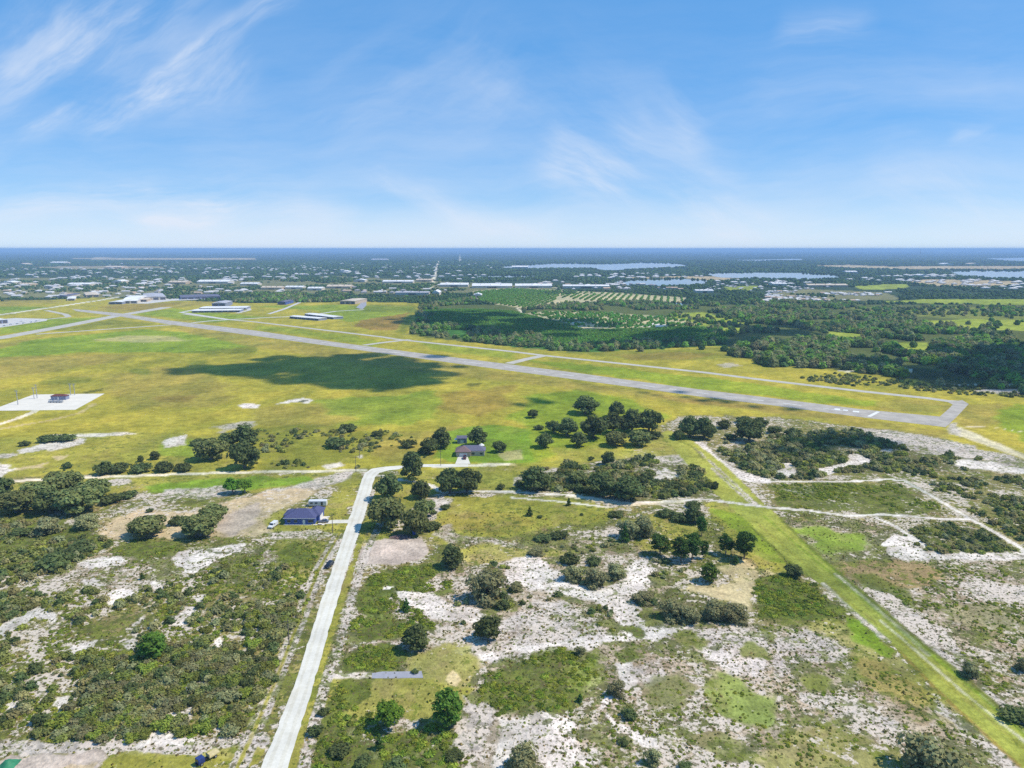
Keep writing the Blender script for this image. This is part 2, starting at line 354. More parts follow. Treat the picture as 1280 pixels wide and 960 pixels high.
    ('sand', 4, 2, .95, [(1018, 592), (1024, 582), (1045, 580), (1060, 576), (1062, 566), (1075, 566), (1080, 573), (1094, 574), (1092, 580), (1060, 584), (1035, 593)]),
    ('sand', 4, 2, .8, [(1095, 566), (1110, 560), (1120, 562), (1105, 569)]),
    ('sandspk', 4, 2, 1, [(1060, 534), (1110, 538), (1190, 551), (1240, 565), (1300, 580), (1400, 602), (1400, 612), (1280, 588), (1215, 572), (1160, 568), (1100, 550)]),
    ('sand', 4, 2, .95, [(1180, 576), (1200, 574), (1235, 576), (1280, 586), (1400, 605), (1400, 622), (1280, 594), (1240, 590), (1200, 584)]),
    ('sandspk', 4, 2, .9, [(975, 612), (1010, 606), (1030, 610), (1000, 620)]),
    ('palm', 8, 5, .6, [(960, 606), (1110, 604), (1190, 640), (1100, 644), (980, 632)]),
    ('speck', 6, 3, 1, [(980, 650), (1060, 648), (1105, 655), (1160, 680), (1290, 690), (1500, 790), (1500, 1000), (1330, 960), (1200, 840), (1140, 790), (1075, 735), (1010, 680)]),
    ('under', 5, 3, .9, [(1140, 662), (1190, 655), (1240, 665), (1270, 690), (1190, 690), (1155, 684)]),
    ('grassB', 10, 6, .9, [(995, 662), (1040, 662), (1085, 668), (1096, 682), (1080, 692), (1040, 698), (1025, 692)]),
    ('rust', 6, 4, .65, [(1040, 705), (1090, 698), (1160, 705), (1185, 715), (1150, 735), (1100, 735), (1065, 725)]),
    ('olive', 6, 4, .8, [(1055, 715), (1090, 715), (1140, 740), (1140, 760), (1100, 745)]),
    ('sand', 5, 3, .9, [(1100, 684), (1125, 672), (1160, 690), (1240, 692), (1300, 690), (1280, 700), (1150, 702), (1110, 696)]),
    ('sandspk', 6, 3, .9, [(1195, 730), (1240, 726), (1300, 735), (1300, 755), (1240, 750), (1210, 745)]),
    ('sandspk', 6, 3, .9, [(1085, 735), (1120, 745), (1180, 790), (1230, 850), (1290, 905), (1270, 905), (1190, 828), (1120, 770)]),
    ('olive', 8, 5, .45, [(1180, 760), (1230, 750), (1290, 780), (1290, 800), (1220, 800)]),
    # the mown strip
    ('mown', 2, 1.0, 1, [(826, 541), (836, 538), (858, 545), (905, 580), (955, 630), (975, 647), (1010, 682), (1080, 740), (1150, 800), (1197, 837), (1280, 908), (1400, 1010),
                           (1340, 1020), (1272, 957), (1175, 867), (1110, 800), (1032, 735), (985, 700), (938, 655), (905, 627), (866, 590)]),
]
LINES = [
    # class, width m, amp px, opacity, polyline
    ('pale', 4.2, 1, .95, [(-400, 612), (0, 602), (60, 599), (132, 596), (240, 592), (320, 590), (455, 588)]),
    ('pale', 5.0, 1, .9, [(545, 583), (580, 582), (612, 581), (640, 580.5)]),
    ('grassY', 3.0, 1, .7, [(640, 580.5), (690, 578), (760, 572), (840, 545)]),
    ('track', 2.6, 1.5, .95, [(472, 594), (500, 600), (520, 602), (540, 607), (548, 613), (555, 616), (590, 614), (640, 615), (715, 619), (790, 629), (830, 627), (880, 624), (960, 634), (1010, 638), (1060, 645), (1100, 643), (1135, 645), (1175, 649), (1210, 649)]),
    ('pale', 4.2, 2, .7, [(715, 620), (790, 631), (850, 627)]),
    ('track', 2.0, 1.5, .8, [(640, 622), (700, 627), (760, 634)]),
    ('track', 2.6, 1.2, .9, [(955, 602), (1010, 602), (1060, 602), (1110, 599), (1130, 601), (1160, 617), (1210, 647), (1247, 667), (1280, 688), (1400, 770)]),
    ('track', 2.6, 1.5, .9, [(1095, 647), (1120, 658), (1150, 678), (1158, 684)]),
    ('track', 2.6, 1.5, .9, [(1105, 682), (1120, 670), (1135, 672), (1150, 680)]),
    ('sandspk', 2.0, 1, .9, [(428, 668), (402, 715), (380, 775), (350, 850), (322, 920), (300, 970)]),
    ('sandspk', 1.6, 1, .8, [(420, 668), (392, 715), (372, 765), (340, 850), (306, 925), (285, 970)]),
    ('grassO', 1.2, 1, .7, [(424, 668), (397, 715), (377, 768), (345, 850), (314, 922), (292, 970)]),
    ('grassO', 2.4, 1, .9, [(475, 605), (463, 640), (446, 690), (430, 740), (414, 790), (396, 850), (378, 910), (364, 960), (350, 1010)]),
    ('sandspk', 3.0, 1.5, .9, [(482, 640), (458, 690), (442, 740), (426, 800), (408, 850), (392, 910), (378, 970)]),
    ('sandspk', 1.6, 2, .75, [(890, 585), (918, 611), (940, 630)]),
    ('sandspk', 1.6, 2, .8, [(868, 560), (905, 592), (945, 630)]),
    ('grassB', 1.6, 1, .6, [(1000, 675), (1080, 745), (1160, 812), (1250, 890), (1330, 960)]),
    ('sandspk', 2.2, 2, .65, [(1030, 730), (1060, 760), (1110, 802)]),
    ('sandspk', 2.0, 2, .5, [(1045, 718), (1075, 742), (1130, 790), (1160, 818)]),
    ('pale', 1.0, 2, .6, [(1100, 775), (1150, 818), (1200, 862), (1260, 910), (1320, 960)]),
    ('pale', .8, 2, .5, [(1120, 775), (1180, 825), (1240, 880), (1300, 930)]),
    ('grassO', 1.3, 2, .7, [(940, 648), (1000, 700), (1060, 752), (1130, 805), (1200, 868), (1290, 945)]),
    ('grassB', 1.2, 2, .6, [(955, 645), (1010, 693), (1070, 742), (1140, 800), (1210, 855), (1310, 945)]),
    ('olive', 1.4, 1.5, .9, [(935, 655), (985, 702), (1010, 720)]),
    ('olive', 1.6, 1.5, .9, [(975, 648), (1012, 684), (1078, 741), (1150, 802), (1197, 839), (1280, 912)]),
    ('rust', 1.2, 1.5, .7, [(1125, 815), (1175, 866), (1272, 956)]),
    ('olive', 2.0, 1.5, .8, [(838, 545), (868, 560), (880, 575)]),
    ('pale', 5.0, 1, .9, [(48, 511), (40, 516), (22, 523), (0, 530), (-60, 545)]),
    ('tan', 4.0, 3, .5, [(118, 505), (100, 516), (60, 526), (0, 536)]),
    ('field', 3, 2, .6, [(640, 478), (760, 490), (880, 508), (1000, 522), (1100, 533), (1190, 545)]),
    ('pale', 1.6, 1.5, .7, [(1050, 534), (1100, 541), (1130, 546)]),
    ('pale', 1.6, 1.5, .6, [(1205, 533), (1240, 534), (1280, 540)]),
    ('pale', 14, 1, .9, [(548, 326), (545, 340), (541, 352), (538, 360)]),
    ('pale', 14, 1, .8, [(574, 316.5), (574.5, 324), (575, 328)]),
    ('white', 11, .5, .9, [(-300, 404), (0, 393.5), (60, 385), (127, 375), (150, 371)]),
    ('pale', 9, 1, .8, [(640, 361), (690, 358), (712, 366)]),
]


def _prep():
    out = []
    for c, amp, soft, op, pts in OPS:
        w = GP(pts)
        ym = sum(p[1] for p in pts) / len(pts)
        m = MPP(max(ym, 318))
        xs = [p[0] for p in w]; ys = [p[1] for p in w]
        pad = (amp + soft * 2) * m * 1.5
        out.append((c, amp * m, soft * m, op, w, 0.0, (min(xs) - pad, max(xs) + pad, min(ys) - pad, max(ys) + pad)))
    for c, wd, amp, op, pts in LINES:
        w = GP(pts)
        ym = sum(p[1] for p in pts) / len(pts)
        m = MPP(max(ym, 318))
        xs = [p[0] for p in w]; ys = [p[1] for p in w]
        pad = (amp + 2) * m * 1.5 + wd
        out.append((c, amp * m, 0.8 * m, op, w, wd, (min(xs) - pad, max(xs) + pad, min(ys) - pad, max(ys) + pad)))
    return out


PREP = _prep()


def paint(x, y, sandmask=False):
    """base colour (n,3) and tuft / fleck densities (n,2) of the ground at these points"""
    n = len(x)
    rgb = np.empty((n, 3)); msk = np.empty((n, 3)); sandy = np.zeros(n); mos = np.ones(n)
    rgb[:] = CLS['scrub'][0]; msk[:, 0] = CLS['scrub'][1]; msk[:, 1] = CLS['scrub'][2]; msk[:, 2] = CLS['scrub'][3]
    for k, (c, amp, soft, op, w, wd, bb) in enumerate(PREP):
        idx = np.nonzero((x > bb[0]) & (x < bb[1]) & (y > bb[2]) & (y < bb[3]))[0]
        if not len(idx):
            continue
        X = x[idx]; Y = y[idx]
        sc = max(amp * 5, 1.5)
        nz = fbm(X, Y, sc, 11 + k, 6)
        if wd == 0.0:
            d = seg_dist(X, Y, w, True)
            d = np.where(inside(X, Y, w), d, -d)
        else:
            d = wd / 2 - seg_dist(X, Y, w, False)
        m = sstep(-soft, soft, d + nz * amp * (1.7 if Y.mean() > 620 else 1.3 if amp * 889 / Y.mean() < 4.1 or wd > 0 else 2.8)) * op
        col, a, b, cv = CLS[c]
        rgb[idx] += (col - rgb[idx]) * m[:, None]
        msk[idx, 0] += (a - msk[idx, 0]) * m
        msk[idx, 1] += (b - msk[idx, 1]) * m
        msk[idx, 2] += (cv - msk[idx, 2]) * m
        s = 1.0 if c in ('sand', 'track', 'sandspk', 'white', 'pale', 'dirt', 'tan', 'orange') else 0.0
        sandy[idx] += (s - sandy[idx]) * m
        mos[idx] += (MOS.get(c, 0) - mos[idx]) * m
    if sandmask:
        return sandy
    # patchwork of the near ground: green cover, bare sand, dead grass
    nr = mos * (1 - sstep(420, 640, np.hypot(x, y)))
    g1 = fbm(x, y, 9, 301, 5); g2 = fbm(x, y, 26, 311, 4); g3 = fbm(x, y, 13, 331, 5); g4 = fbm(x, y, 7, 361, 5)
    msk[:, 2] += nr * (.42 * g1 + .30 * g2)
    msk[:, 1] += nr * (.40 * g3 - .22 * g2)
    dead = sstep(.10, .42, g4) * nr * .55
    rgb += (alb(160, 136, 102) - rgb) * dead[:, None]
    fade = .35 + .65 * (1 - sstep(500, 900, np.hypot(x, y)))
    msk[:, 1:] *= fade[:, None]
    # broad natural variation of the plant cover: drier, greener, browner
    n1 = fbm(x, y * 0.6, 55, 501, 5)
    n2 = fbm(x, y * 0.6, 16, 601, 4)
    n3 = fbm(x, y, 6, 701, 3)
    grass = np.clip((rgb[:, 1] - rgb[:, 2]) * 9 - .25, 0, 1)
    far = sstep(1500, 2600, np.hypot(x, y))
    v = 1 + (0.26 * n1 + 0.26 * n2 + 0.18 * n3) * (.35 + .65 * grass)
    rgb *= v[:, None]
    rgb[:, 0] *= 1 + grass * (0.10 * n1 + .12 * n2) * (1 - far)
    msk[:, 0] += 0.10 * n2
    return rgb, np.clip(msk, 0, 1)


# ------------------------------------------------------------------ mesh and object helpers
def np_mesh(name, verts, quads=None, tris=None, mats=(), midx=None, col=None, smooth=False):
    me = bpy.data.meshes.new(name)
    verts = np.ascontiguousarray(verts, np.float32)
    me.vertices.add(len(verts))
    me.vertices.foreach_set('co', verts.ravel())
    nq = 0 if quads is None else len(quads)
    nt = 0 if tris is None else len(tris)
    loops = []
    if nq: loops.append(np.asarray(quads, np.int32).ravel())
    if nt: loops.append(np.asarray(tris, np.int32).ravel())
    lp = np.concatenate(loops)
    me.loops.add(len(lp)); me.loops.foreach_set('vertex_index', lp)
    me.polygons.add(nq + nt)
    st = np.concatenate([np.arange(nq) * 4, nq * 4 + np.arange(nt) * 3]).astype(np.int32)
    me.polygons.foreach_set('loop_start', st)
    if smooth:
        me.polygons.foreach_set('use_smooth', np.ones(nq + nt, bool))
    for m in mats: me.materials.append(m)
    if midx is not None:
        me.polygons.foreach_set('material_index', np.asarray(midx, np.int32))
    if col is not None:
        a = me.attributes.new('Col', 'FLOAT_COLOR', 'POINT')
        c = np.ones((len(verts), 4), np.float32); c[:, :3] = col
        a.data.foreach_set('color', c.ravel())
    me.update(calc_edges=True)
    return me


class MB:
    """collects simple shapes into one mesh"""
    def __init__(self):
        self.v = []; self.f = []; self.m = []

    def add(self, verts, faces, m=0):
        b = len(self.v)
        self.v += [tuple(p) for p in verts]
        self.f += [tuple(b + i for i in f) for f in faces]
        self.m += [m] * len(faces)

    def box(self, x0, x1, y0, y1, z0, z1, m=0):
        self.add([(x0, y0, z0), (x1, y0, z0), (x1, y1, z0), (x0, y1, z0), (x0, y0, z1), (x1, y0, z1), (x1, y1, z1), (x0, y1, z1)],
                 [(0, 3, 2, 1), (4, 5, 6, 7), (0, 1, 5, 4), (1, 2, 6, 5), (2, 3, 7, 6), (3, 0, 4, 7)], m)

    def tube(self, a, b, r0, r1, n=8, m=0, caps=True):
        a = Vector(a); b = Vector(b); d = (b - a).normalized()
        u = d.orthogonal().normalized(); w = d.cross(u)
        vs = []
        for c, r in ((a, r0), (b, r1)):
            for i in range(n):
                t = 2 * math.pi * i / n
                vs.append(c + (u * math.cos(t) + w * math.sin(t)) * r)
        fs = [(i, (i + 1) % n, n + (i + 1) % n, n + i) for i in range(n)]
        if caps: fs += [tuple(range(n))[::-1], tuple(range(n, 2 * n))]
        self.add(vs, fs, m)

    def prism(self, prof, x0, x1, m=0, axis='x'):
        """a closed profile of (y, z) swept from x0 to x1"""
        n = len(prof)
        A = [(x0, p[0], p[1]) for p in prof] + [(x1, p[0], p[1]) for p in prof]
        if axis == 'y': A = [(p[1], p[0], p[2]) for p in A]
        fs = [(i, (i + 1) % n, n + (i + 1) % n, n + i) for i in range(n)] + [tuple(range(n))[::-1], tuple(range(n, 2 * n))]
        self.add(A, fs, m)

    def hip(self, x0, x1, y0, y1, z0, h, over=.5, m=0, gable=False):
        """a hipped (or gabled) roof with a thin eave"""
        x0 -= over; x1 += over; y0 -= over; y1 += over
        w, d = x1 - x0, y1 - y0
        e = 0.18
        if w >= d:
            k = 0.001 if gable else d / 2
            r0, r1 = (x0 + k, (y0 + y1) / 2), (x1 - k, (y0 + y1) / 2)
        else:
            k = 0.001 if gable else w / 2
            r0, r1 = ((x0 + x1) / 2, y0 + k), ((x0 + x1) / 2, y1 - k)
        b = [(x0, y0, z0), (x1, y0, z0), (x1, y1, z0), (x0, y1, z0)]
        t = [(p[0], p[1], z0 + e) for p in b]
        R = [(r0[0], r0[1], z0 + h), (r1[0], r1[1], z0 + h)]
        fs = [(3, 2, 1, 0), (0, 1, 5, 4), (1, 2, 6, 5), (2, 3, 7, 6), (3, 0, 4, 7)]
        if w >= d:
            fs += [(4, 5, 9, 8), (6, 7, 8, 9), (5, 6, 9), (7, 4, 8)]
        else:
            fs += [(5, 6, 9, 8), (7, 4, 8, 9), (4, 5, 8), (6, 7, 9)]
        self.add(b + t + R, fs, m)

    def mesh(self, name, mats):
        me = bpy.data.meshes.new(name)
        me.from_pydata(self.v, [], self.f)
        for x in (mats if isinstance(mats, (list, tuple)) else [mats]): me.materials.append(x)
        me.polygons.foreach_set('material_index', self.m)
        me.update()
        return me

    def build(self, name, mats, parent=None, bevel=0):
        o = bpy.data.objects.new(name, self.mesh(name, mats))
        COL.objects.link(o)
        if parent is not None: o.parent = parent
        if bevel:
            b = o.modifiers.new('edge', 'BEVEL'); b.width = bevel; b.segments = 2; b.limit_method = 'ANGLE'
        return o


def tag(o, label=None, cat=None, group=None, kind=None):
    if label: o['label'] = label
    if cat: o['category'] = cat
    if group: o['group'] = group
    if kind: o['kind'] = kind
    return o


def obj(name, me, parent=None):
    o = bpy.data.objects.new(name, me)
    COL.objects.link(o)
    if parent is not None: o.parent = parent
    return o


def empty(name, loc, rz=0.0, s=1.0):
    o = bpy.data.objects.new(name, None)
    o.empty_display_size = 0.5
    COL.objects.link(o)
    o.location = loc; o.rotation_euler = (0, 0, rz)
    o.scale = (s, s, s) if not isinstance(s, tuple) else s
    return o


def copy_tree(o, parent=None):
    c = o.copy(); COL.objects.link(c)
    if parent is not None: c.parent = parent
    for ch in list(o.children): copy_tree(ch, c)
    return c


# ------------------------------------------------------------------ materials
class NT:
    def __init__(self, nt): self.nt = nt; nt.nodes.clear()

    def n(self, t, **kw):
        x = self.nt.nodes.new(t)
        for k, v in kw.items(): setattr(x, k, v)
        return x

    def l(self, a, b): self.nt.links.new(a, b)

    def _in(self, s, v):
        if isinstance(v, (int, float)): s.default_value = v
        elif isinstance(v, (tuple, list)): s.default_value = v
        else: self.l(v, s)

    def math(self, op, a, b=None, c=None, clamp=False):
        x = self.n('ShaderNodeMath', operation=op); x.use_clamp = clamp
        self._in(x.inputs[0], a)
        if b is not None: self._in(x.inputs[1], b)
        if c is not None: self._in(x.inputs[2], c)
        return x.outputs[0]

    def sstep(self, a, b, v, lo=0.0, hi=1.0):
        x = self.n('ShaderNodeMapRange', interpolation_type='SMOOTHSTEP')
        for i, q in enumerate((v, a, b, lo, hi)): self._in(x.inputs[i], q)
        return x.outputs[0]

    def mix(self, f, a, b, mode='MIX'):
        x = self.n('ShaderNodeMix', data_type='RGBA', blend_type=mode)
        self._in(x.inputs['Factor'], f)
        for s, v in ((x.inputs[6], a), (x.inputs[7], b)):
            if isinstance(v, (tuple, list, np.ndarray)): s.default_value = (v[0], v[1], v[2], 1)
            else: self.l(v, s)
        return x.outputs[2]

    def noise(self, vec, scale, detail=3, rough=.55, dim='3D'):
        x = self.n('ShaderNodeTexNoise', noise_dimensions=dim)
        if vec is not None: self.l(vec, x.inputs['Vector'])
        x.inputs['Scale'].default_value = scale; x.inputs['Detail'].default_value = detail; x.inputs['Roughness'].default_value = rough
        return x.outputs['Fac']


def mat(name, rgb, rough=.7, metal=0.0, var=.12, scale=1.5, spec=.3, bump=0.0):
    m = bpy.data.materials.new(name); m.use_nodes = True
    t = NT(m.node_tree)
    out = t.n('ShaderNodeOutputMaterial'); b = t.n('ShaderNodeBsdfPrincipled')
    t.l(b.outputs[0], out.inputs[0])
    tc = t.n('ShaderNodeTexCoord')
    nz = t.noise(tc.outputs['Object'], scale, 4)
    f = t.sstep(.3, .7, nz, 1 - var, 1 + var)
    hs = t.n('ShaderNodeVectorMath', operation='SCALE')
    hs.inputs[0].default_value = tuple(rgb); t.l(f, hs.inputs['Scale'])
    t.l(hs.outputs[0], b.inputs['Base Color'])
    b.inputs['Roughness'].default_value = rough; b.inputs['Metallic'].default_value = metal
    b.inputs['Specular IOR Level'].default_value = spec
    if bump:
        bp = t.n('ShaderNodeBump'); bp.inputs['Strength'].default_value = bump; bp.inputs['Distance'].default_value = .1
        t.l(nz, bp.inputs['Height']); t.l(bp.outputs[0], b.inputs['Normal'])
    return m


def ground_material():
    m = bpy.data.materials.new('ground_cover'); m.use_nodes = True
    t = NT(m.node_tree)
    out = t.n('ShaderNodeOutputMaterial'); b = t.n('ShaderNodeBsdfPrincipled')
    t.l(b.outputs[0], out.inputs[0])
    b.inputs['Roughness'].default_value = .95; b.inputs['Specular IOR Level'].default_value = .05
    pos = t.n('ShaderNodeNewGeometry').outputs['Position']
    ca = t.n('ShaderNodeAttribute', attribute_name='Col').outputs['Color']
    ma = t.n('ShaderNodeAttribute', attribute_name='Msk').outputs['Color']
    sep = t.n('ShaderNodeSeparateColor'); t.l(ma, sep.inputs[0])
    spk, flk = sep.outputs[0], sep.outputs[1]
    n1 = t.noise(pos, 0.85, 3, .6)
    n2 = t.noise(pos, 0.19, 3, .55)
    n4 = t.noise(pos, 0.75, 4, .65)
    v = t.math('MULTIPLY', t.sstep(.25, .75, n1, .78, 1.22), t.math('MULTIPLY', t.sstep(.25, .75, n2, .80, 1.20), t.sstep(.3, .7, t.noise(pos, .035, 5, .65), .84, 1.16)))
    hs = t.n('ShaderNodeVectorMath', operation='SCALE'); t.l(ca, hs.inputs[0]); t.l(v, hs.inputs['Scale'])

    def cover(c, amount, nz, col, op, soft=.03):
        thr = t.math('SUBTRACT', .76, t.math('MULTIPLY', amount, .52))
        f = t.math('MULTIPLY', t.sstep(t.math('SUBTRACT', thr, soft), t.math('ADD', thr, soft), nz), op)
        return t.mix(f, c, col)

    hue = t.sstep(.38, .62, t.noise(pos, .21, 3))
    green = t.mix(hue, tuple(alb(88, 98, 44)), tuple(alb(130, 140, 54)))
    gs = t.n('ShaderNodeVectorMath', operation='SCALE'); t.l(green, gs.inputs[0]); t.l(t.sstep(.25, .75, n4, .70, 1.30), gs.inputs['Scale'])
    c = cover(hs.outputs[0], sep.outputs[2], t.noise(pos, .26, 7, .70), gs.outputs[0], .80)
    c = cover(c, flk, t.noise(pos, .34, 7, .72), tuple(alb(234, 218, 200)), .88)
    tuft = t.mix(t.sstep(.35, .65, t.noise(pos, .33, 2)), tuple(alb(112, 98, 72)), tuple(alb(86, 98, 46)))
    c = cover(c, spk, n4, tuft, .85)
    t.l(c, b.inputs['Base Color'])
    bp = t.n('ShaderNodeBump'); bp.inputs['Strength'].default_value = .7; bp.inputs['Distance'].default_value = .5
    t.l(t.math('ADD', n1, n4), bp.inputs['Height']); t.l(bp.outputs[0], b.inputs['Normal'])
    return m


def leaf_material(name, gain=1.0, transl=.25):
    m = bpy.data.materials.new(name); m.use_nodes = True
    t = NT(m.node_tree)
    out = t.n('ShaderNodeOutputMaterial')
    ca = t.n('ShaderNodeAttribute', attribute_name='Col').outputs['Color']
    oi = t.n('ShaderNodeObjectInfo')
    hsv = t.n('ShaderNodeHueSaturation')
    wm = t.mix(1.0, ca, (1.05, 1.01, .84), 'MULTIPLY'); t.l(wm, hsv.inputs['Color'])
    t.l(t.sstep(0, 1, oi.outputs['Random'], .485, .512), hsv.inputs['Hue'])
    t.l(t.sstep(0, 1, oi.outputs['Random'], .82 * gain, 1.2 * gain), hsv.inputs['Value'])
    d = t.n('ShaderNodeBsdfDiffuse'); tr = t.n('ShaderNodeBsdfTranslucent')
    t.l(hsv.outputs[0], d.inputs[0]); t.l(hsv.outputs[0], tr.inputs[0])
    mx = t.n('ShaderNodeMixShader'); mx.inputs[0].default_value = transl
    t.l(d.outputs[0], mx.inputs[1]); t.l(tr.outputs[0], mx.inputs[2])
    t.l(mx.outputs[0], out.inputs[0])
    return m


M_GROUND = ground_material()
M_LEAF = leaf_material('foliage', 1.9, .36)
M_BARK = mat('bark', (.16, .13, .105), .9, bump=.4, scale=6)
M_BARK_GREY = mat('grey_bark', (.24, .22, .20), .9, bump=.4, scale=6)
# ------------------------------------------------------------------ the ground sheet: finer near the camera, out to the horizon
def build_ground():
    az = np.radians(np.concatenate([np.linspace(-75, -46, 30)[:-1], np.linspace(-46, 46, 880), np.linspace(46, 75, 30)[1:]]))
    yy = np.concatenate([np.linspace(1500, 1060, 60)[:-1], np.linspace(1060, 420, 430)[:-1], np.linspace(420, 312.2, 110)])
    v = -(yy - 480) / F
    D = H / (SP - v * CP) * (CP + v * SP)
    A, R = np.meshgrid(az, D)
    X = (np.tan(np.clip(A, -1.2, 1.2)) * R).ravel(); Y = R.ravel()
    X = np.clip(X, -90000, 90000)
    rgb, msk = paint(X, Y)
    nr, nc = R.shape
    i = np.arange(nr * nc).reshape(nr, nc)
    q = np.stack([i[:-1, :-1], i[:-1, 1:], i[1:, 1:], i[1:, :-1]], -1).reshape(-1, 4)
    me = np_mesh('ground', np.stack([X, Y, np.zeros_like(X)], 1), q, mats=[M_GROUND], col=rgb)
    a = me.attributes.new('Msk', 'FLOAT_COLOR', 'POINT')
    c = np.ones((len(X), 4), np.float32); c[:, :3] = msk
    a.data.foreach_set('color', c.ravel())
    o = obj('ground', me); tag(o, kind='structure')
    # the land all round, a little lower
    s = 95000.0
    o = obj('land', np_mesh('land', [(-s, -s, -1), (s, -s, -1), (s, s, -1), (-s, s, -1)], [(0, 1, 2, 3)], mats=[mat('land', alb(110, 114, 66), .95, scale=.02)]))
    tag(o, kind='structure')


build_ground()


# ------------------------------------------------------------------ roads, runways, paths laid on the ground
def surf_mat(name, rgb, streak=.10, rough=.9, dirt=None, cracks=False):
    m = bpy.data.materials.new(name); m.use_nodes = True
    t = NT(m.node_tree)
    out = t.n('ShaderNodeOutputMaterial'); b = t.n('ShaderNodeBsdfPrincipled'); t.l(b.outputs[0], out.inputs[0])
    b.inputs['Roughness'].default_value = rough; b.inputs['Specular IOR Level'].default_value = .2
    pos = t.n('ShaderNodeNewGeometry').outputs['Position']
    n1 = t.noise(pos, .12, 5, .6); n2 = t.noise(pos, 1.1, 3, .6)
    f = t.math('MULTIPLY', t.sstep(.3, .7, n1, 1 - streak, 1 + streak), t.sstep(.3, .7, n2, 1 - streak * .6, 1 + streak * .6))
    hs = t.n('ShaderNodeVectorMath', operation='SCALE'); hs.inputs[0].default_value = tuple(rgb); t.l(f, hs.inputs['Scale'])
    c = hs.outputs[0]
    if dirt is not None:
        c = t.mix(t.sstep(.5, .72, t.noise(pos, .07, 4, .6), 0, .55), c, dirt)
    t.l(c, b.inputs['Base Color'])
    bp = t.n('ShaderNodeBump'); bp.inputs['Strength'].default_value = .15; bp.inputs['Distance'].default_value = .1
    t.l(n2, bp.inputs['Height']); t.l(bp.outputs[0], b.inputs['Normal'])
    return m


M_LIME = surf_mat('crushed_limerock', alb(234, 229, 214), .09, dirt=tuple(alb(216, 206, 182)))
M_ASPH = surf_mat('worn_asphalt', alb(190, 182, 170), .14, dirt=tuple(alb(154, 148, 142)))
M_ASPH_L = surf_mat('pale_asphalt', alb(202, 196, 184), .10, dirt=tuple(alb(180, 172, 152)))
M_APRON = surf_mat('concrete_apron', alb(214, 210, 204), .08)
M_CONC = surf_mat('white_concrete', alb(240, 232, 216), .06)
M_SLAB = surf_mat('grey_asphalt_slab', alb(168, 168, 176), .12)
M_PAINT = surf_mat('white_runway_paint', alb(240, 240, 238), .08)


def densify(pts, step):
    out = []
    for (ax, ay), (bx, by) in zip(pts[:-1], pts[1:]):
        n = max(1, int(math.hypot(bx - ax, by - ay) / step))
        out += [(ax + (bx - ax) * i / n, ay + (by - ay) * i / n) for i in range(n)]
    return out + [pts[-1]]


def ribbon(name, left, right, m, z, ragged=0.0):
    """a sheet between two edges (ground points), cut into the same number of steps"""
    n = 200
    def res(p):
        p = np.array(p); d = np.r_[0, np.cumsum(np.hypot(*np.diff(p, axis=0).T))]
        s = np.linspace(0, d[-1], n)
        return np.stack([np.interp(s, d, p[:, 0]), np.interp(s, d, p[:, 1])], 1)
    L, Rr = res(left), res(right)
    if ragged:
        L[:, 0] += ragged * fbm(L[:, 0] * 0 + 3, L[:, 1], 5, 5, 4); Rr[:, 0] += ragged * fbm(Rr[:, 0] * 0 + 7, Rr[:, 1], 5, 6, 4)
    v = np.concatenate([np.c_[L, np.full(n, z)], np.c_[Rr, np.full(n, z)]])
    q = [(i, n + i, n + i + 1, i + 1) for i in range(n - 1)]
    o = obj(name, np_mesh(name, v, q, mats=[m])); return tag(o, kind='structure')


def strip(name, pts_px, width, m, z, ragged=0.0):
    p = np.array(densify(GP(pts_px), 20.0))
    d = np.gradient(p, axis=0); d /= np.linalg.norm(d, axis=1)[:, None]
    nrm = np.c_[-d[:, 1], d[:, 0]]
    wl = width / 2 + ragged * fbm(p[:, 0], p[:, 1], 12, 3, 3); wr = width / 2 + ragged * fbm(p[:, 0], p[:, 1], 12, 4, 3)
    L = p + nrm * wl[:, None]; R_ = p - nrm * wr[:, None]; n = len(p)
    v = np.concatenate([np.c_[L, np.full(n, z)], np.c_[R_, np.full(n, z)]])
    q = [(i, n + i, n + i + 1, i + 1) for i in range(n - 1)]
    o = obj(name, np_mesh(name, v, q, mats=[m])); return tag(o, kind='structure')


def sheet(name, pts_px, m, z):
    w = GP(pts_px)
    me = bpy.data.meshes.new(name); me.from_pydata([(a, b, z) for a, b in w], [], [tuple(range(len(w)))]); me.materials.append(m)
    me.validate(); me.update()
    return tag(obj(name, me), kind='structure')


ribbon('limerock_road',
       GP([(500, 582), (480, 583.5), (464, 586), (456, 592), (452, 600), (437, 647), (419, 700), (402, 750), (386, 800), (367, 860), (347, 910), (327, 960), (300, 1030), (270, 1100), (226, 1200), (140, 1390)]),
       GP([(500, 586.5), (486, 588), (474, 591), (469, 596), (467, 602), (455, 647), (437, 700), (422, 750), (407, 800), (391, 860), (374, 910), (359, 960), (337, 1030), (314, 1100), (279, 1200), (210, 1390)]), M_LIME, .05, .55)
RLc = np.array(GP([(480, 583.5), (464, 586), (456, 592), (452, 600), (437, 647), (419, 700), (402, 750), (386, 800), (367, 860), (347, 910), (327, 960), (300, 1030), (270, 1100), (226, 1200), (140, 1390)]))
RRc = np.array(GP([(486, 588), (474, 591), (469, 596), (467, 602), (455, 647), (437, 700), (422, 750), (407, 800), (391, 860), (374, 910), (359, 960), (337, 1030), (314, 1100), (279, 1200), (210, 1390)]))
M_TRACK = surf_mat('wheel_worn_limerock', alb(226, 220, 202), .12, dirt=tuple(alb(210, 199, 174)))
for f0, f1 in ((.20, .34), (.64, .78)):
    ribbon('wheel_track', [tuple(p) for p in RLc + (RRc - RLc) * f0], [tuple(p) for p in RLc + (RRc - RLc) * f1], M_TRACK, .062, .35)
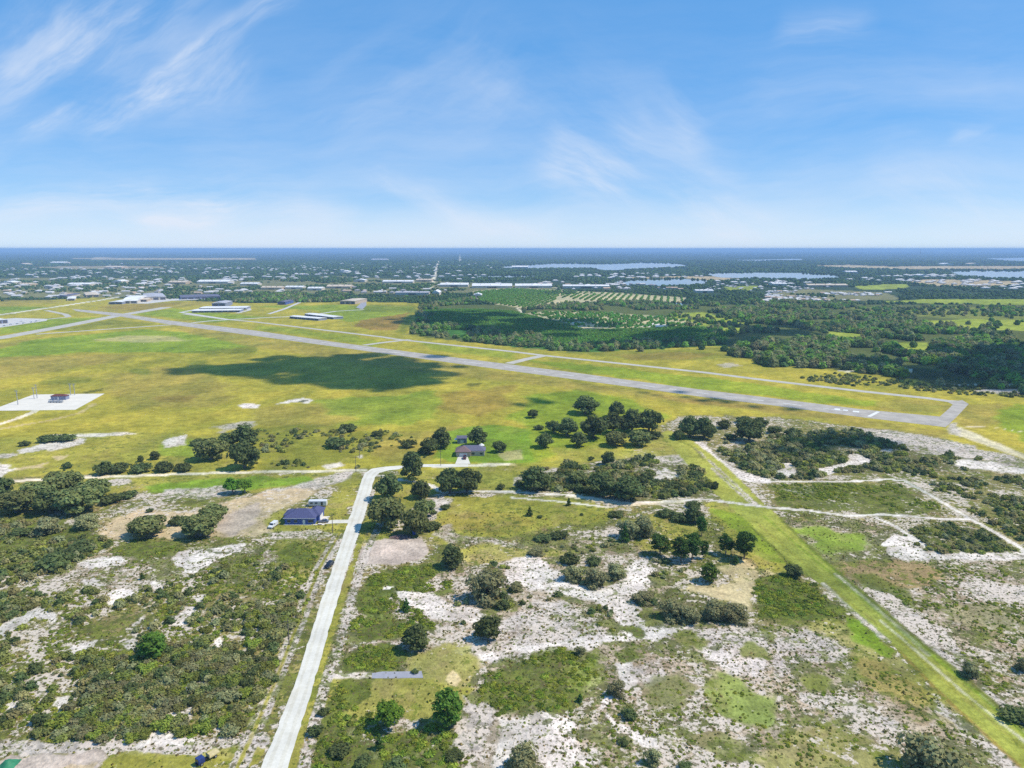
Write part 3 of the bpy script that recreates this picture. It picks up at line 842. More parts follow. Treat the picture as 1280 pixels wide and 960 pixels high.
strip('limerock_road', [(496, 584.3), (530, 582), (570, 582), (585, 582)], 5.0, M_LIME, .06, .3)
strip('driveway', [(399, 653.5), (420, 652), (441, 651.8)], 4.2, M_LIME, .055, .2)
sheet('driveway', [(572.5, 571), (584.5, 571), (588, 580), (569, 580)], M_LIME, .07)
ribbon('slab', GP([(465, 841.5), (478, 839.5), (500, 839.5), (527, 838.8)]), GP([(465, 848), (490, 848), (510, 847.6), (529, 847.5)]), M_SLAB, .04, 0)
sheet('concrete_pad', [(-30, 514), (0, 508.5), (42, 493.2), (131, 492), (94, 512.3), (0, 513.5), (-30, 516)], M_CONC, .06)

# airfield
RWL = [(90, 386), (150, 391.6), (207, 400), (320, 413.3), (420, 427.8), (520, 440.8), (640, 455.8), (720, 466), (800, 477), (880, 487.5), (960, 497), (1080, 512), (1175, 520.8)]
RWR = [(96, 389), (150, 395.6), (207, 404.8), (320, 420), (420, 433.6), (520, 447.5), (640, 463.8), (720, 474.5), (800, 485.4), (880, 496.5), (960, 506), (1080, 522), (1182, 534)]
ribbon('runway', GP(RWL), GP(RWR), M_ASPH, .05)
ribbon('taxiway', GP([(1174.5, 521), (1186, 511), (1191, 505.8), (1184, 502.3)]), GP([(1182, 534), (1196, 521), (1211, 505), (1203, 500.2)]), M_ASPH, .055)
strip('taxiway', [(1204, 502.5), (1186, 501.5), (1160, 497.8), (1080, 489.4), (960, 475.6), (880, 465.5), (780, 454.8), (680, 444.4), (640, 439.4), (495, 424), (480, 421.5), (320, 402.5), (285, 399.4), (230, 392.5)], 9, M_ASPH_L, .05)
strip('taxiway', [(636, 454.5), (660, 448.5), (679, 444.6)], 11, M_ASPH_L, .058)
strip('taxiway', [(455, 431.5), (480, 428), (512, 424.5)], 10, M_ASPH_L, .058)
strip('taxiway', [(240, 403.5), (262, 401.2), (286, 399.6), (330, 397.2), (362, 395.8)], 9, M_APRON, .054)
strip('taxiway', [(286, 399.6), (240, 392.5), (226, 390.5), (245, 386.8), (262, 384)], 9, M_APRON, .056)
strip('taxiway', [(296, 391.5), (312, 387.5), (309, 384.2)], 8, M_APRON, .057)
strip('taxiway', [(336, 392.5), (356, 386), (378, 376.5)], 8, M_APRON, .053)
strip('taxiway', [(395, 393), (420, 389), (455, 387)], 8, M_APRON, .053)
strip('runway', [(-300, 457), (-60, 431), (0, 422.5), (75, 408.8), (150, 394), (180, 389), (209, 384)], 25, M_ASPH_L, .045)
strip('taxiway', [(45, 417.8), (130, 411.8), (214, 406)], 10, M_ASPH_L, .042)
strip('taxiway', [(10, 402), (60, 399), (86, 396.2), (82, 393), (58, 388)], 10, M_ASPH_L, .042)
sheet('apron', [(-200, 415), (-60, 411), (0, 409.5), (58, 401), (60, 398.6), (20, 397.5), (0, 399), (-200, 405)], M_APRON, .048)
sheet('apron', [(445, 384.5), (452, 378), (458, 376.5), (458, 382), (453, 386.5)], M_SLAB, .05)
sheet('apron', [(135, 379.5), (150, 376), (190, 374), (262, 371.5), (262, 374), (215, 376), (185, 379.5)], M_APRON, .05)
for k, (a, b) in enumerate([((1043, 511.3), (1050, 511.9)), ((1054, 512.6), (1060, 513.2)), ((1066, 514.2), (1074, 514.9))]):
    strip('runway_marking', [a, b], 5, M_PAINT, .075)
strip('runway_marking', [(1086, 520.8), (1098, 514.6)], 2.6, M_PAINT, .075)
for k in range(26):
    f0 = k / 26.0; f1 = f0 + .018
    def _c(f):
        i = f * (len(RWL) - 2) ; j = int(i); r = i - j
        a = [(RWL[j][q] + RWR[j][q]) / 2 for q in (0, 1)]; b = [(RWL[j + 1][q] + RWR[j + 1][q]) / 2 for q in (0, 1)]
        return (a[0] + (b[0] - a[0]) * r, a[1] + (b[1] - a[1]) * r)
    strip('runway_marking', [_c(f0), _c(f1)], 1.1, M_PAINT, .075)

# water
def water_mat():
    m = bpy.data.materials.new('lake_water'); m.use_nodes = True
    t = NT(m.node_tree)
    out = t.n('ShaderNodeOutputMaterial'); b = t.n('ShaderNodeBsdfPrincipled'); t.l(b.outputs[0], out.inputs[0])
    b.inputs['Base Color'].default_value = (.03, .05, .06, 1); b.inputs['Roughness'].default_value = .0; b.inputs['IOR'].default_value = 1.33
    pos = t.n('ShaderNodeNewGeometry').outputs['Position']
    bp = t.n('ShaderNodeBump'); bp.inputs['Strength'].default_value = .01; bp.inputs['Distance'].default_value = .1
    return m


M_WATER = water_mat()
LAKES = [
    [(618, 333), (660, 331), (700, 329), (760, 329.6), (800, 328), (850, 329.5), (860, 332.5), (830, 335), (780, 337), (760, 338), (740, 335.5), (680, 335.4), (640, 336)],
    [(768, 352), (800, 349.5), (850, 348.5), (884, 351), (880, 355), (850, 357), (800, 357.5), (775, 356)],
    [(874, 342), (920, 340.6), (1000, 341.3), (1040, 343.5), (1050, 346.8), (1020, 349.3), (960, 348.2), (900, 347)],
    [(1185, 339.5), (1220, 338.3), (1360, 339), (1360, 347.4), (1280, 347.8), (1240, 347.2), (1200, 344.5)],
    [(1232, 323), (1280, 322), (1380, 322.4), (1380, 327), (1275, 327)],
    [(590, 346), (610, 344.4), (660, 344.2), (674, 345.6), (650, 347), (605, 347.2)],
    [(918, 325.2), (1000, 323.4), (1004, 325), (930, 326.4)],
    [(1000, 381 - 3), (1020, 375.2), (1040, 376), (1044, 378.8), (1018, 380)],
    [(838, 380), (852, 378.5), (862, 380.5), (850, 382)],
]
LAKEW = [GP(p) for p in LAKES]
for p in LAKES:
    # a shoreline with bays
    w = np.array(densify(GP(p + [p[0]]), 120.0))
    cx, cy = w.mean(0)
    m_ = MPP(p[0][1])
    w[:, 0] += fbm(w[:, 0], w[:, 1], 700, 3, 3) * m_ * 5
    me = bpy.data.meshes.new('lake'); me.from_pydata([(a, b, .12) for a, b in w[:-1]], [], [tuple(range(len(w) - 1))]); me.materials.append(M_WATER)
    me.update()
    tag(obj('lake', me), kind='structure')


# ------------------------------------------------------------------ plants
def rand_dir(rng, n, zmin=-.25):
    z = rng.uniform(zmin, 1, n); a = rng.uniform(0, 2 * math.pi, n); r = np.sqrt(1 - z * z)
    return np.stack([r * np.cos(a), r * np.sin(a), z], 1)


def leaf_quads(rng, cen, nrm, size, aspect=1.0, bend=0.0):
    n = len(cen)
    nrm = nrm / np.linalg.norm(nrm, axis=1)[:, None]
    r = rng.normal(size=(n, 3))
    u = np.cross(nrm, r); u /= np.linalg.norm(u, axis=1)[:, None]
    w = np.cross(nrm, u)
    s = (size / 2)[:, None]
    u = u * s; w = w * s * aspect
    v = np.stack([cen - u * rng.uniform(.6, 1.3, (n, 1)) - w, cen + u - w * rng.uniform(.5, 1.2, (n, 1)), cen + u * rng.uniform(.6, 1.2, (n, 1)) + w, cen - u + w * rng.uniform(.5, 1.3, (n, 1))], 1)
    return v.reshape(-1, 3), np.arange(4 * n).reshape(-1, 4)


def dome(c, r, h, rng, seg=7, rings=3, jit=.18):
    """a rough closed blob for the dense inside of a crown"""
    vs = []; fs = []
    for k in range(1, rings + 1):
        a = math.pi * k / (rings + 1)
        for i in range(seg):
            t = 2 * math.pi * (i + .5 * (k % 2)) / seg
            q = 1 + rng.uniform(-jit, jit)
            vs.append((c[0] + r * math.sin(a) * math.cos(t) * q, c[1] + r * math.sin(a) * math.sin(t) * q, c[2] + h * math.cos(a) * q))
    top = len(vs); vs += [(c[0], c[1], c[2] + h), (c[0], c[1], c[2] - h)]
    for k in range(rings - 1):
        for i in range(seg):
            fs.append((k * seg + i, (k + 1) * seg + i, (k + 1) * seg + (i + 1) % seg, k * seg + (i + 1) % seg))
    for i in range(seg):
        fs.append((top, i, (i + 1) % seg)); fs.append((top + 1, (rings - 1) * seg + (i + 1) % seg, (rings - 1) * seg + i))
    return vs, fs


def crown_data(rng, lobes, per, leaf, rgb, core=.72, aspect=1.0, up=.25, var=.22, lobevar=.14, zmin=-.3):
    """lobes: (centre, radius, height). Leaf clumps over every lobe round a dense core. -> verts, quads, tris, colours"""
    V = []; Q = []; T = []; C = []; nb = 0
    rgb = np.asarray(rgb)
    for (c, r, h) in lobes:
        c = np.asarray(c, float)
        n = max(6, int(per * r * (r + h) / 2)) if per > 0 else int(-per)
        d = rand_dir(rng, n, zmin)
        cen = c + d * np.array([r, r, h]) * rng.uniform(.80, 1.12, (n, 1))
        nrm = d * np.array([1 / r, 1 / r, 1 / h]) * r + rng.normal(size=(n, 3)) * .55 + np.array([0, 0, up])
        v, q = leaf_quads(rng, cen, nrm, leaf * rng.uniform(.6, 1.35, n), aspect)
        lb = 1 + rng.uniform(-lobevar, lobevar)
        k = lb * (1 + rng.uniform(-var, var, n))
        hue = rng.uniform(-.10, .10, n)
        col = rgb[None] * k[:, None] * np.stack([1 + hue, np.ones(n), 1 - hue * .5], 1)
        V.append(v); Q.append(q + nb); C.append(np.repeat(col, 4, 0)); nb += len(v)
        if core > 0:
            cv, cf = dome(c, r * core, h * core, rng)
            V.append(np.array(cv)); C.append(np.repeat(rgb[None] * .9 * lb, len(cv), 0))
            for f in cf: (Q if len(f) == 4 else T).append(np.array([f]) + nb)
            nb += len(cv)
    return np.concatenate(V), np.concatenate(Q), (np.concatenate(T) if T else None), np.concatenate(C)


C_OAK = alb(104, 112, 74)
C_OAKD = alb(84, 96, 64)
C_SCRUB = alb(114, 118, 74)
C_GREY = alb(124, 126, 96)
C_PINE = alb(82, 108, 48)
C_PINED = alb(66, 92, 48)
C_PALM = alb(112, 130, 54)
C_LIME = alb(122, 162, 40)
C_CITR = alb(92, 146, 66)


def mesh_of(name, data):
    v, q, t, c = data
    return np_mesh(name, v, q, t, mats=[M_LEAF], col=c)


def shrub_data(rng, rgb, nl=(5, 8), per=210, leaf=.2, flat=.75):
    L = [((0, 0, .36 * flat), .62, .44 * flat)]
    for i in range(rng.integers(*nl)):
        a = rng.uniform(0, 6.28); d = rng.uniform(.35, .72); r = rng.uniform(.26, .46)
        L.append(((d * math.cos(a), d * math.sin(a), rng.uniform(.25, .6) * flat), r, r * rng.uniform(.75, 1.05)))
    return crown_data(rng, L, per, leaf, rgb)


def palm_data(rng, rgb, n=70):
    """a palmetto clump: narrow fronds leaning out of a low tangle"""
    a = rng.uniform(0, 6.28, n); d = np.sqrt(rng.uniform(0, 1, n)) * .9
    cen = np.stack([d * np.cos(a), d * np.sin(a), rng.uniform(.18, .52, n) * (1.1 - .5 * d)], 1)
    nrm = np.stack([np.cos(a) * .8, np.sin(a) * .8, np.full(n, .7)], 1) + rng.normal(size=(n, 3)) * .5
    v, q = leaf_quads(rng, cen, nrm, .42 * rng.uniform(.6, 1.3, n), .45)
    k = 1 + rng.uniform(-.28, .28, n)
    c = np.repeat(rgb[None] * k[:, None] * np.stack([1 + rng.uniform(-.1, .16, n), np.ones(n), np.ones(n)], 1), 4, 0)
    cv, cf = dome((0, 0, .05), .8, .3, rng)
    nb = len(v)
    qq = [q] + [np.array([f]) + nb for f in cf if len(f) == 4]; tt = [np.array([f]) + nb for f in cf if len(f) == 3]
    return np.concatenate([v, np.array(cv)]), np.concatenate(qq), np.concatenate(tt), np.concatenate([c, np.repeat(rgb[None] * .85, len(cv), 0)])


def light_data(rng, rgb, n, h=.8, leaf=.5, core=.75):
    """a small light crown of N clumps for plants far off"""
    d = rand_dir(rng, n, -.1)
    cen = d * np.array([1, 1, h]) * rng.uniform(.7, 1.1, (n, 1)) * np.array([.85, .85, 1]) + np.array([0, 0, h * .35])
    v, q = leaf_quads(rng, cen, d + rng.normal(size=(n, 3)) * .5 + np.array([0, 0, .3]), leaf * rng.uniform(.6, 1.3, n))
    k = 1 + rng.uniform(-.25, .25, n)
    c = np.repeat(rgb[None] * k[:, None], 4, 0)
    cv, cf = dome((0, 0, h * .35), core, h * core, rng, 6, 2)
    nb = len(v)
    qq = [q] + [np.array([f]) + nb for f in cf if len(f) == 4]; tt = [np.array([f]) + nb for f in cf if len(f) == 3]
    return np.concatenate([v, np.array(cv)]), np.concatenate(qq), np.concatenate(tt), np.concatenate([c, np.repeat(rgb[None] * .9, len(cv), 0)])


def merge(name, protos, xy, r, rng, hue=.10, val=.18, sz=None, z=0.0):
    """one mesh of many plants: for plants past counting"""
    n = len(xy)
    pick = rng.integers(0, len(protos), n)
    V = []; Q = []; T = []; C = []; nb = 0
    for k, (v, q, t, c) in enumerate(protos):
        I = np.nonzero(pick == k)[0]
        if not len(I): continue
        a = rng.uniform(0, 6.28, len(I)); ca, sa = np.cos(a)[:, None], np.sin(a)[:, None]
        rr = r[I][:, None]
        zz = (r[I] if sz is None else sz[I])[:, None]
        P = np.stack([(v[None, :, 0] * ca - v[None, :, 1] * sa) * rr + xy[I, 0][:, None], (v[None, :, 0] * sa + v[None, :, 1] * ca) * rr + xy[I, 1][:, None], v[None, :, 2] * zz + z], -1)
        cc = c[None] * (1 + rng.uniform(-val, val, len(I)))[:, None, None] * np.stack([1 + rng.uniform(-hue, hue, len(I)), np.ones(len(I)), np.ones(len(I))], 1)[:, None, :]
        off = nb + np.arange(len(I))[:, None, None] * len(v)
        V.append(P.reshape(-1, 3)); C.append(cc.reshape(-1, 3))
        if q is not None and len(q): Q.append((q[None] + off).reshape(-1, 4))
        if t is not None and len(t): T.append((t[None] + off).reshape(-1, 3))
        nb += len(I) * len(v)
    me = np_mesh(name, np.concatenate(V), np.concatenate(Q) if Q else None, np.concatenate(T) if T else None, mats=[M_LEAF], col=np.clip(np.concatenate(C), 0, 1))
    return obj(name, me)


def scatter(poly_px, n_max, dens, rng, clump=None, keep=0.0, seed=0):
    """random ground points inside a region of the photograph's ground, DENS per square metre"""
    w = GP(poly_px)
    xs = [p[0] for p in w]; ys = [p[1] for p in w]
    area = (max(xs) - min(xs)) * (max(ys) - min(ys))
    n = int(min(area * dens, 400000))
    P = np.stack([rng.uniform(min(xs), max(xs), n), rng.uniform(min(ys), max(ys), n)], 1)
    wob = .018 * np.hypot(P[:, 0], P[:, 1])
    P = P[inside(P[:, 0] + wob * 1.5 * fbm(P[:, 0], P[:, 1], 14, 951, 4), P[:, 1] + wob * 2.2 * fbm(P[:, 0], P[:, 1], 14, 961, 4), w)]
    if clump:
        P = P[fbm(P[:, 0], P[:, 1], clump, 900 + seed, 3) > keep]
    return P[:n_max]


def thin(P, r, f=.75):
    """drop plants that stand too much inside a neighbour (cells of the size of the plants)"""
    cell = {}
    out = []
    for i in range(len(P)):
        s = r[i] * f
        k = (int(P[i, 0] // 4), int(P[i, 1] // 4))
        ok = True
        for dx in (-1, 0, 1):
            for dy in (-1, 0, 1):
                for j in cell.get((k[0] + dx, k[1] + dy), ()):
                    if (P[i, 0] - P[j, 0]) ** 2 + (P[i, 1] - P[j, 1]) ** 2 < ((r[j] + r[i]) * f * .5) ** 2 * 1.0:
                        ok = False; break
                if not ok: break
            if not ok: break
        if ok:
            cell.setdefault(k, []).append(i); out.append(i)
    return np.array(out, int)


# ---- trees one can point at
def tree_proto(seed, kind):
    """-> (crown mesh, trunk mesh); crown radius 1, standing on z = 0"""
    rng = np.random.default_rng(seed)
    tb = MB(); lobes = []
    if kind == 'oak':           # wide rounded live oak
        hgt = 1.55
        for i in range(13):
            a = i * 2.4 + rng.uniform(-.4, .4); d = .22 + .5 * math.sqrt((i + .5) / 13); r = rng.uniform(.30, .44)
            lobes.append(((d * math.cos(a), d * math.sin(a), hgt - .42 - .5 * d * d + rng.uniform(-.12, .10)), r, r * rng.uniform(.7, .95)))
        lobes.append(((0, 0, hgt - .55), .55, .45)); lobes.append(((0, 0, .62), .55, .42)); lobes += [((.58 * math.cos(q), .58 * math.sin(q), .5 + .1 * math.cos(3 * q)), .36, .30) for q in (.3, 1.5, 2.9, 4.1, 5.3)]
        per, leaf, rgb, tr = 560, .13, C_OAK, .09
    elif kind == 'oakdark':
        hgt = 1.9
        for i in range(19):
            a = i * 2.4 + rng.uniform(-.4, .4); d = .15 + .55 * math.sqrt((i + .5) / 19); r = rng.uniform(.28, .42)
            lobes.append(((d * math.cos(a), d * math.sin(a), rng.uniform(.34, hgt - .35 - .45 * d)), r, r * rng.uniform(.8, 1.05)))
        lobes.append(((0, 0, hgt - .65), .55, .55)); lobes.append(((0, 0, .6), .6, .5))
        per, leaf, rgb, tr = 540, .13, C_OAKD, .08
    elif kind == 'tall':        # upright dense tree
        for i in range(14):
            z = .4 + 1.7 * i / 13; a = i * 2.4; w = .55 * math.sin(min(1, (2.45 - z) / 1.5) * 1.57)
            r = rng.uniform(.32, .46)
            lobes.append(((w * math.cos(a), w * math.sin(a), z), r, r * rng.uniform(.9, 1.2)))
        per, leaf, rgb, tr = 520, .14, C_OAKD, .08
    elif kind == 'pine':        # open crowned pine with foliage tufts on branches
        for i in range(24):
            z = .70 + 1.70 * (i / 23) ** .9; a = i * 2.4 + rng.uniform(-.5, .5)
            d = rng.uniform(.35, .75) * (1.05 - .5 * ((z - 1.5) / 1.1) ** 2)
            if i == 23: d = .05
            r = rng.uniform(.26, .42)
            lobes.append(((d * math.cos(a), d * math.sin(a), z), r, r * rng.uniform(.6, .85)))
        per, leaf, rgb, tr = 640, .115, C_PINED, .06
    elif kind == 'roundpine':   # full rounded young pine
        for i in range(20):
            t = (i + .5) / 20; z = .35 + 1.75 * t; w = .62 * math.sin(math.pi * (.12 + .84 * t)) ** .7; a = i * 2.4
            r = rng.uniform(.30, .42)
            lobes.append(((w * math.cos(a), w * math.sin(a), z), r, r * rng.uniform(.65, .9)))
        per, leaf, rgb, tr = 560, .12, C_PINE, .06
    elif kind == 'young':       # slim sapling, widest low down
        for i in range(12):
            t = i / 11; z = .3 + 2.4 * t; w = .5 * (1 - t) ** .8; a = i * 2.4; r = .42 * (1 - .6 * t)
            lobes.append(((w * math.cos(a), w * math.sin(a), z), r, r * 1.1))
        per, leaf, rgb, tr = 380, .16, C_PINED, .05
    elif kind == 'bush':
        for i in range(9):
            a = i * 2.4 + rng.uniform(-.4, .4); d = .65 * math.sqrt((i + .3) / 9); r = rng.uniform(.32, .48)
            lobes.append(((d * math.cos(a), d * math.sin(a), rng.uniform(.28, .72 - .2 * d)), r, r * rng.uniform(.75, 1)))
        per, leaf, rgb, tr = 430, .15, C_OAKD, .05
    elif kind == 'open':        # small tree with a clear stem
        for i in range(17):
            a = i * 2.4 + rng.uniform(-.4, .4); d = .12 + .58 * math.sqrt((i + .5) / 17); r = rng.uniform(.28, .42)
            lobes.append(((d * math.cos(a), d * math.sin(a), rng.uniform(.75, 1.6 - .35 * d)), r, r * rng.uniform(.75, .95)))
        per, leaf, rgb, tr = 500, .125, alb(92, 126, 50), .08
    top = sorted(lobes, key=lambda l: -l[0][2])
    zt = max(l[0][2] for l in lobes)
    bend = [(0, 0, -.15), (rng.uniform(-.04, .04), rng.uniform(-.04, .04), zt * .45), (rng.uniform(-.06, .06), rng.uniform(-.06, .06), zt * .85)]
    tb.tube(bend[0], bend[1], tr * 1.25, tr * .8, 7); tb.tube(bend[1], bend[2], tr * .8, tr * .4, 7)
    for l in lobes[:10]:
        s = Vector(bend[1]) * rng.uniform(.55, 1.0) if l[0][2] < zt * .7 else Vector(bend[1]).lerp(Vector(bend[2]), rng.uniform(.1, .7))
        tb.tube(s, l[0], tr * .42, tr * .14, 5)
    core = .55 if kind in ('pine',) else .68
    cr = mesh_of('crown', crown_data(rng, lobes, per, leaf, rgb, core=core, lobevar=.16))
    return cr, tb.mesh('trunk', M_BARK_GREY if kind in ('oak', 'open') else M_BARK)


PROTO = {}
for k, n in (('oak', 3), ('oakdark', 3), ('tall', 2), ('pine', 3), ('roundpine', 2), ('young', 2), ('bush', 3), ('open', 2)):
    PROTO[k] = [tree_proto(100 + 17 * i + 7 * len(k) + ord(k[0]), k) for i in range(n)]
GREY_PROTO = [(mesh_of('crown', crown_data(np.random.default_rng(900 + i), [((.6 * math.cos(2.4 * j) * math.sqrt(j / 17), .6 * math.sin(2.4 * j) * math.sqrt(j / 17), .55 + .34 * math.cos(j * 1.7) - .15 * j / 17), .30 + .1 * math.cos(j * 2.9), .30 + .06 * math.cos(j * 1.3)) for j in range(18)], 1000, .085, C_GREY, core=.66))) for i in range(2)]
_cnt = {}


def tree(kind, x, y, wpx, label, name=None, zs=1.0, group=None, cat='tree', tint=None):
    """a tree whose foot is at (x, y) of the photograph and whose crown is WPX wide there"""
    X, Y = G(x, y)
    r = wpx * MPP(y) / 2
    i = _cnt.get(kind, 0); _cnt[kind] = i + 1
    nm = name or {'oak': 'oak_tree', 'oakdark': 'oak_tree', 'tall': 'oak_tree', 'pine': 'pine_tree', 'roundpine': 'pine_tree', 'young': 'young_pine', 'bush': 'bush', 'grey': 'scrub_oak', 'open': 'broadleaf_tree'}[kind]
    e = empty(nm, (X, Y, 0), (i * 2.399) % 6.283, (r, r, r * zs))
    if kind == 'grey':
        obj('crown', GREY_PROTO[i % 2], e); tr = PROTO['bush'][i % 3][1]
    else:
        cr, tr = PROTO[kind][i % len(PROTO[kind])]
        obj('crown', cr, e)
    obj('trunk', tr, e)
    tag(e, label, cat, group)
    return e
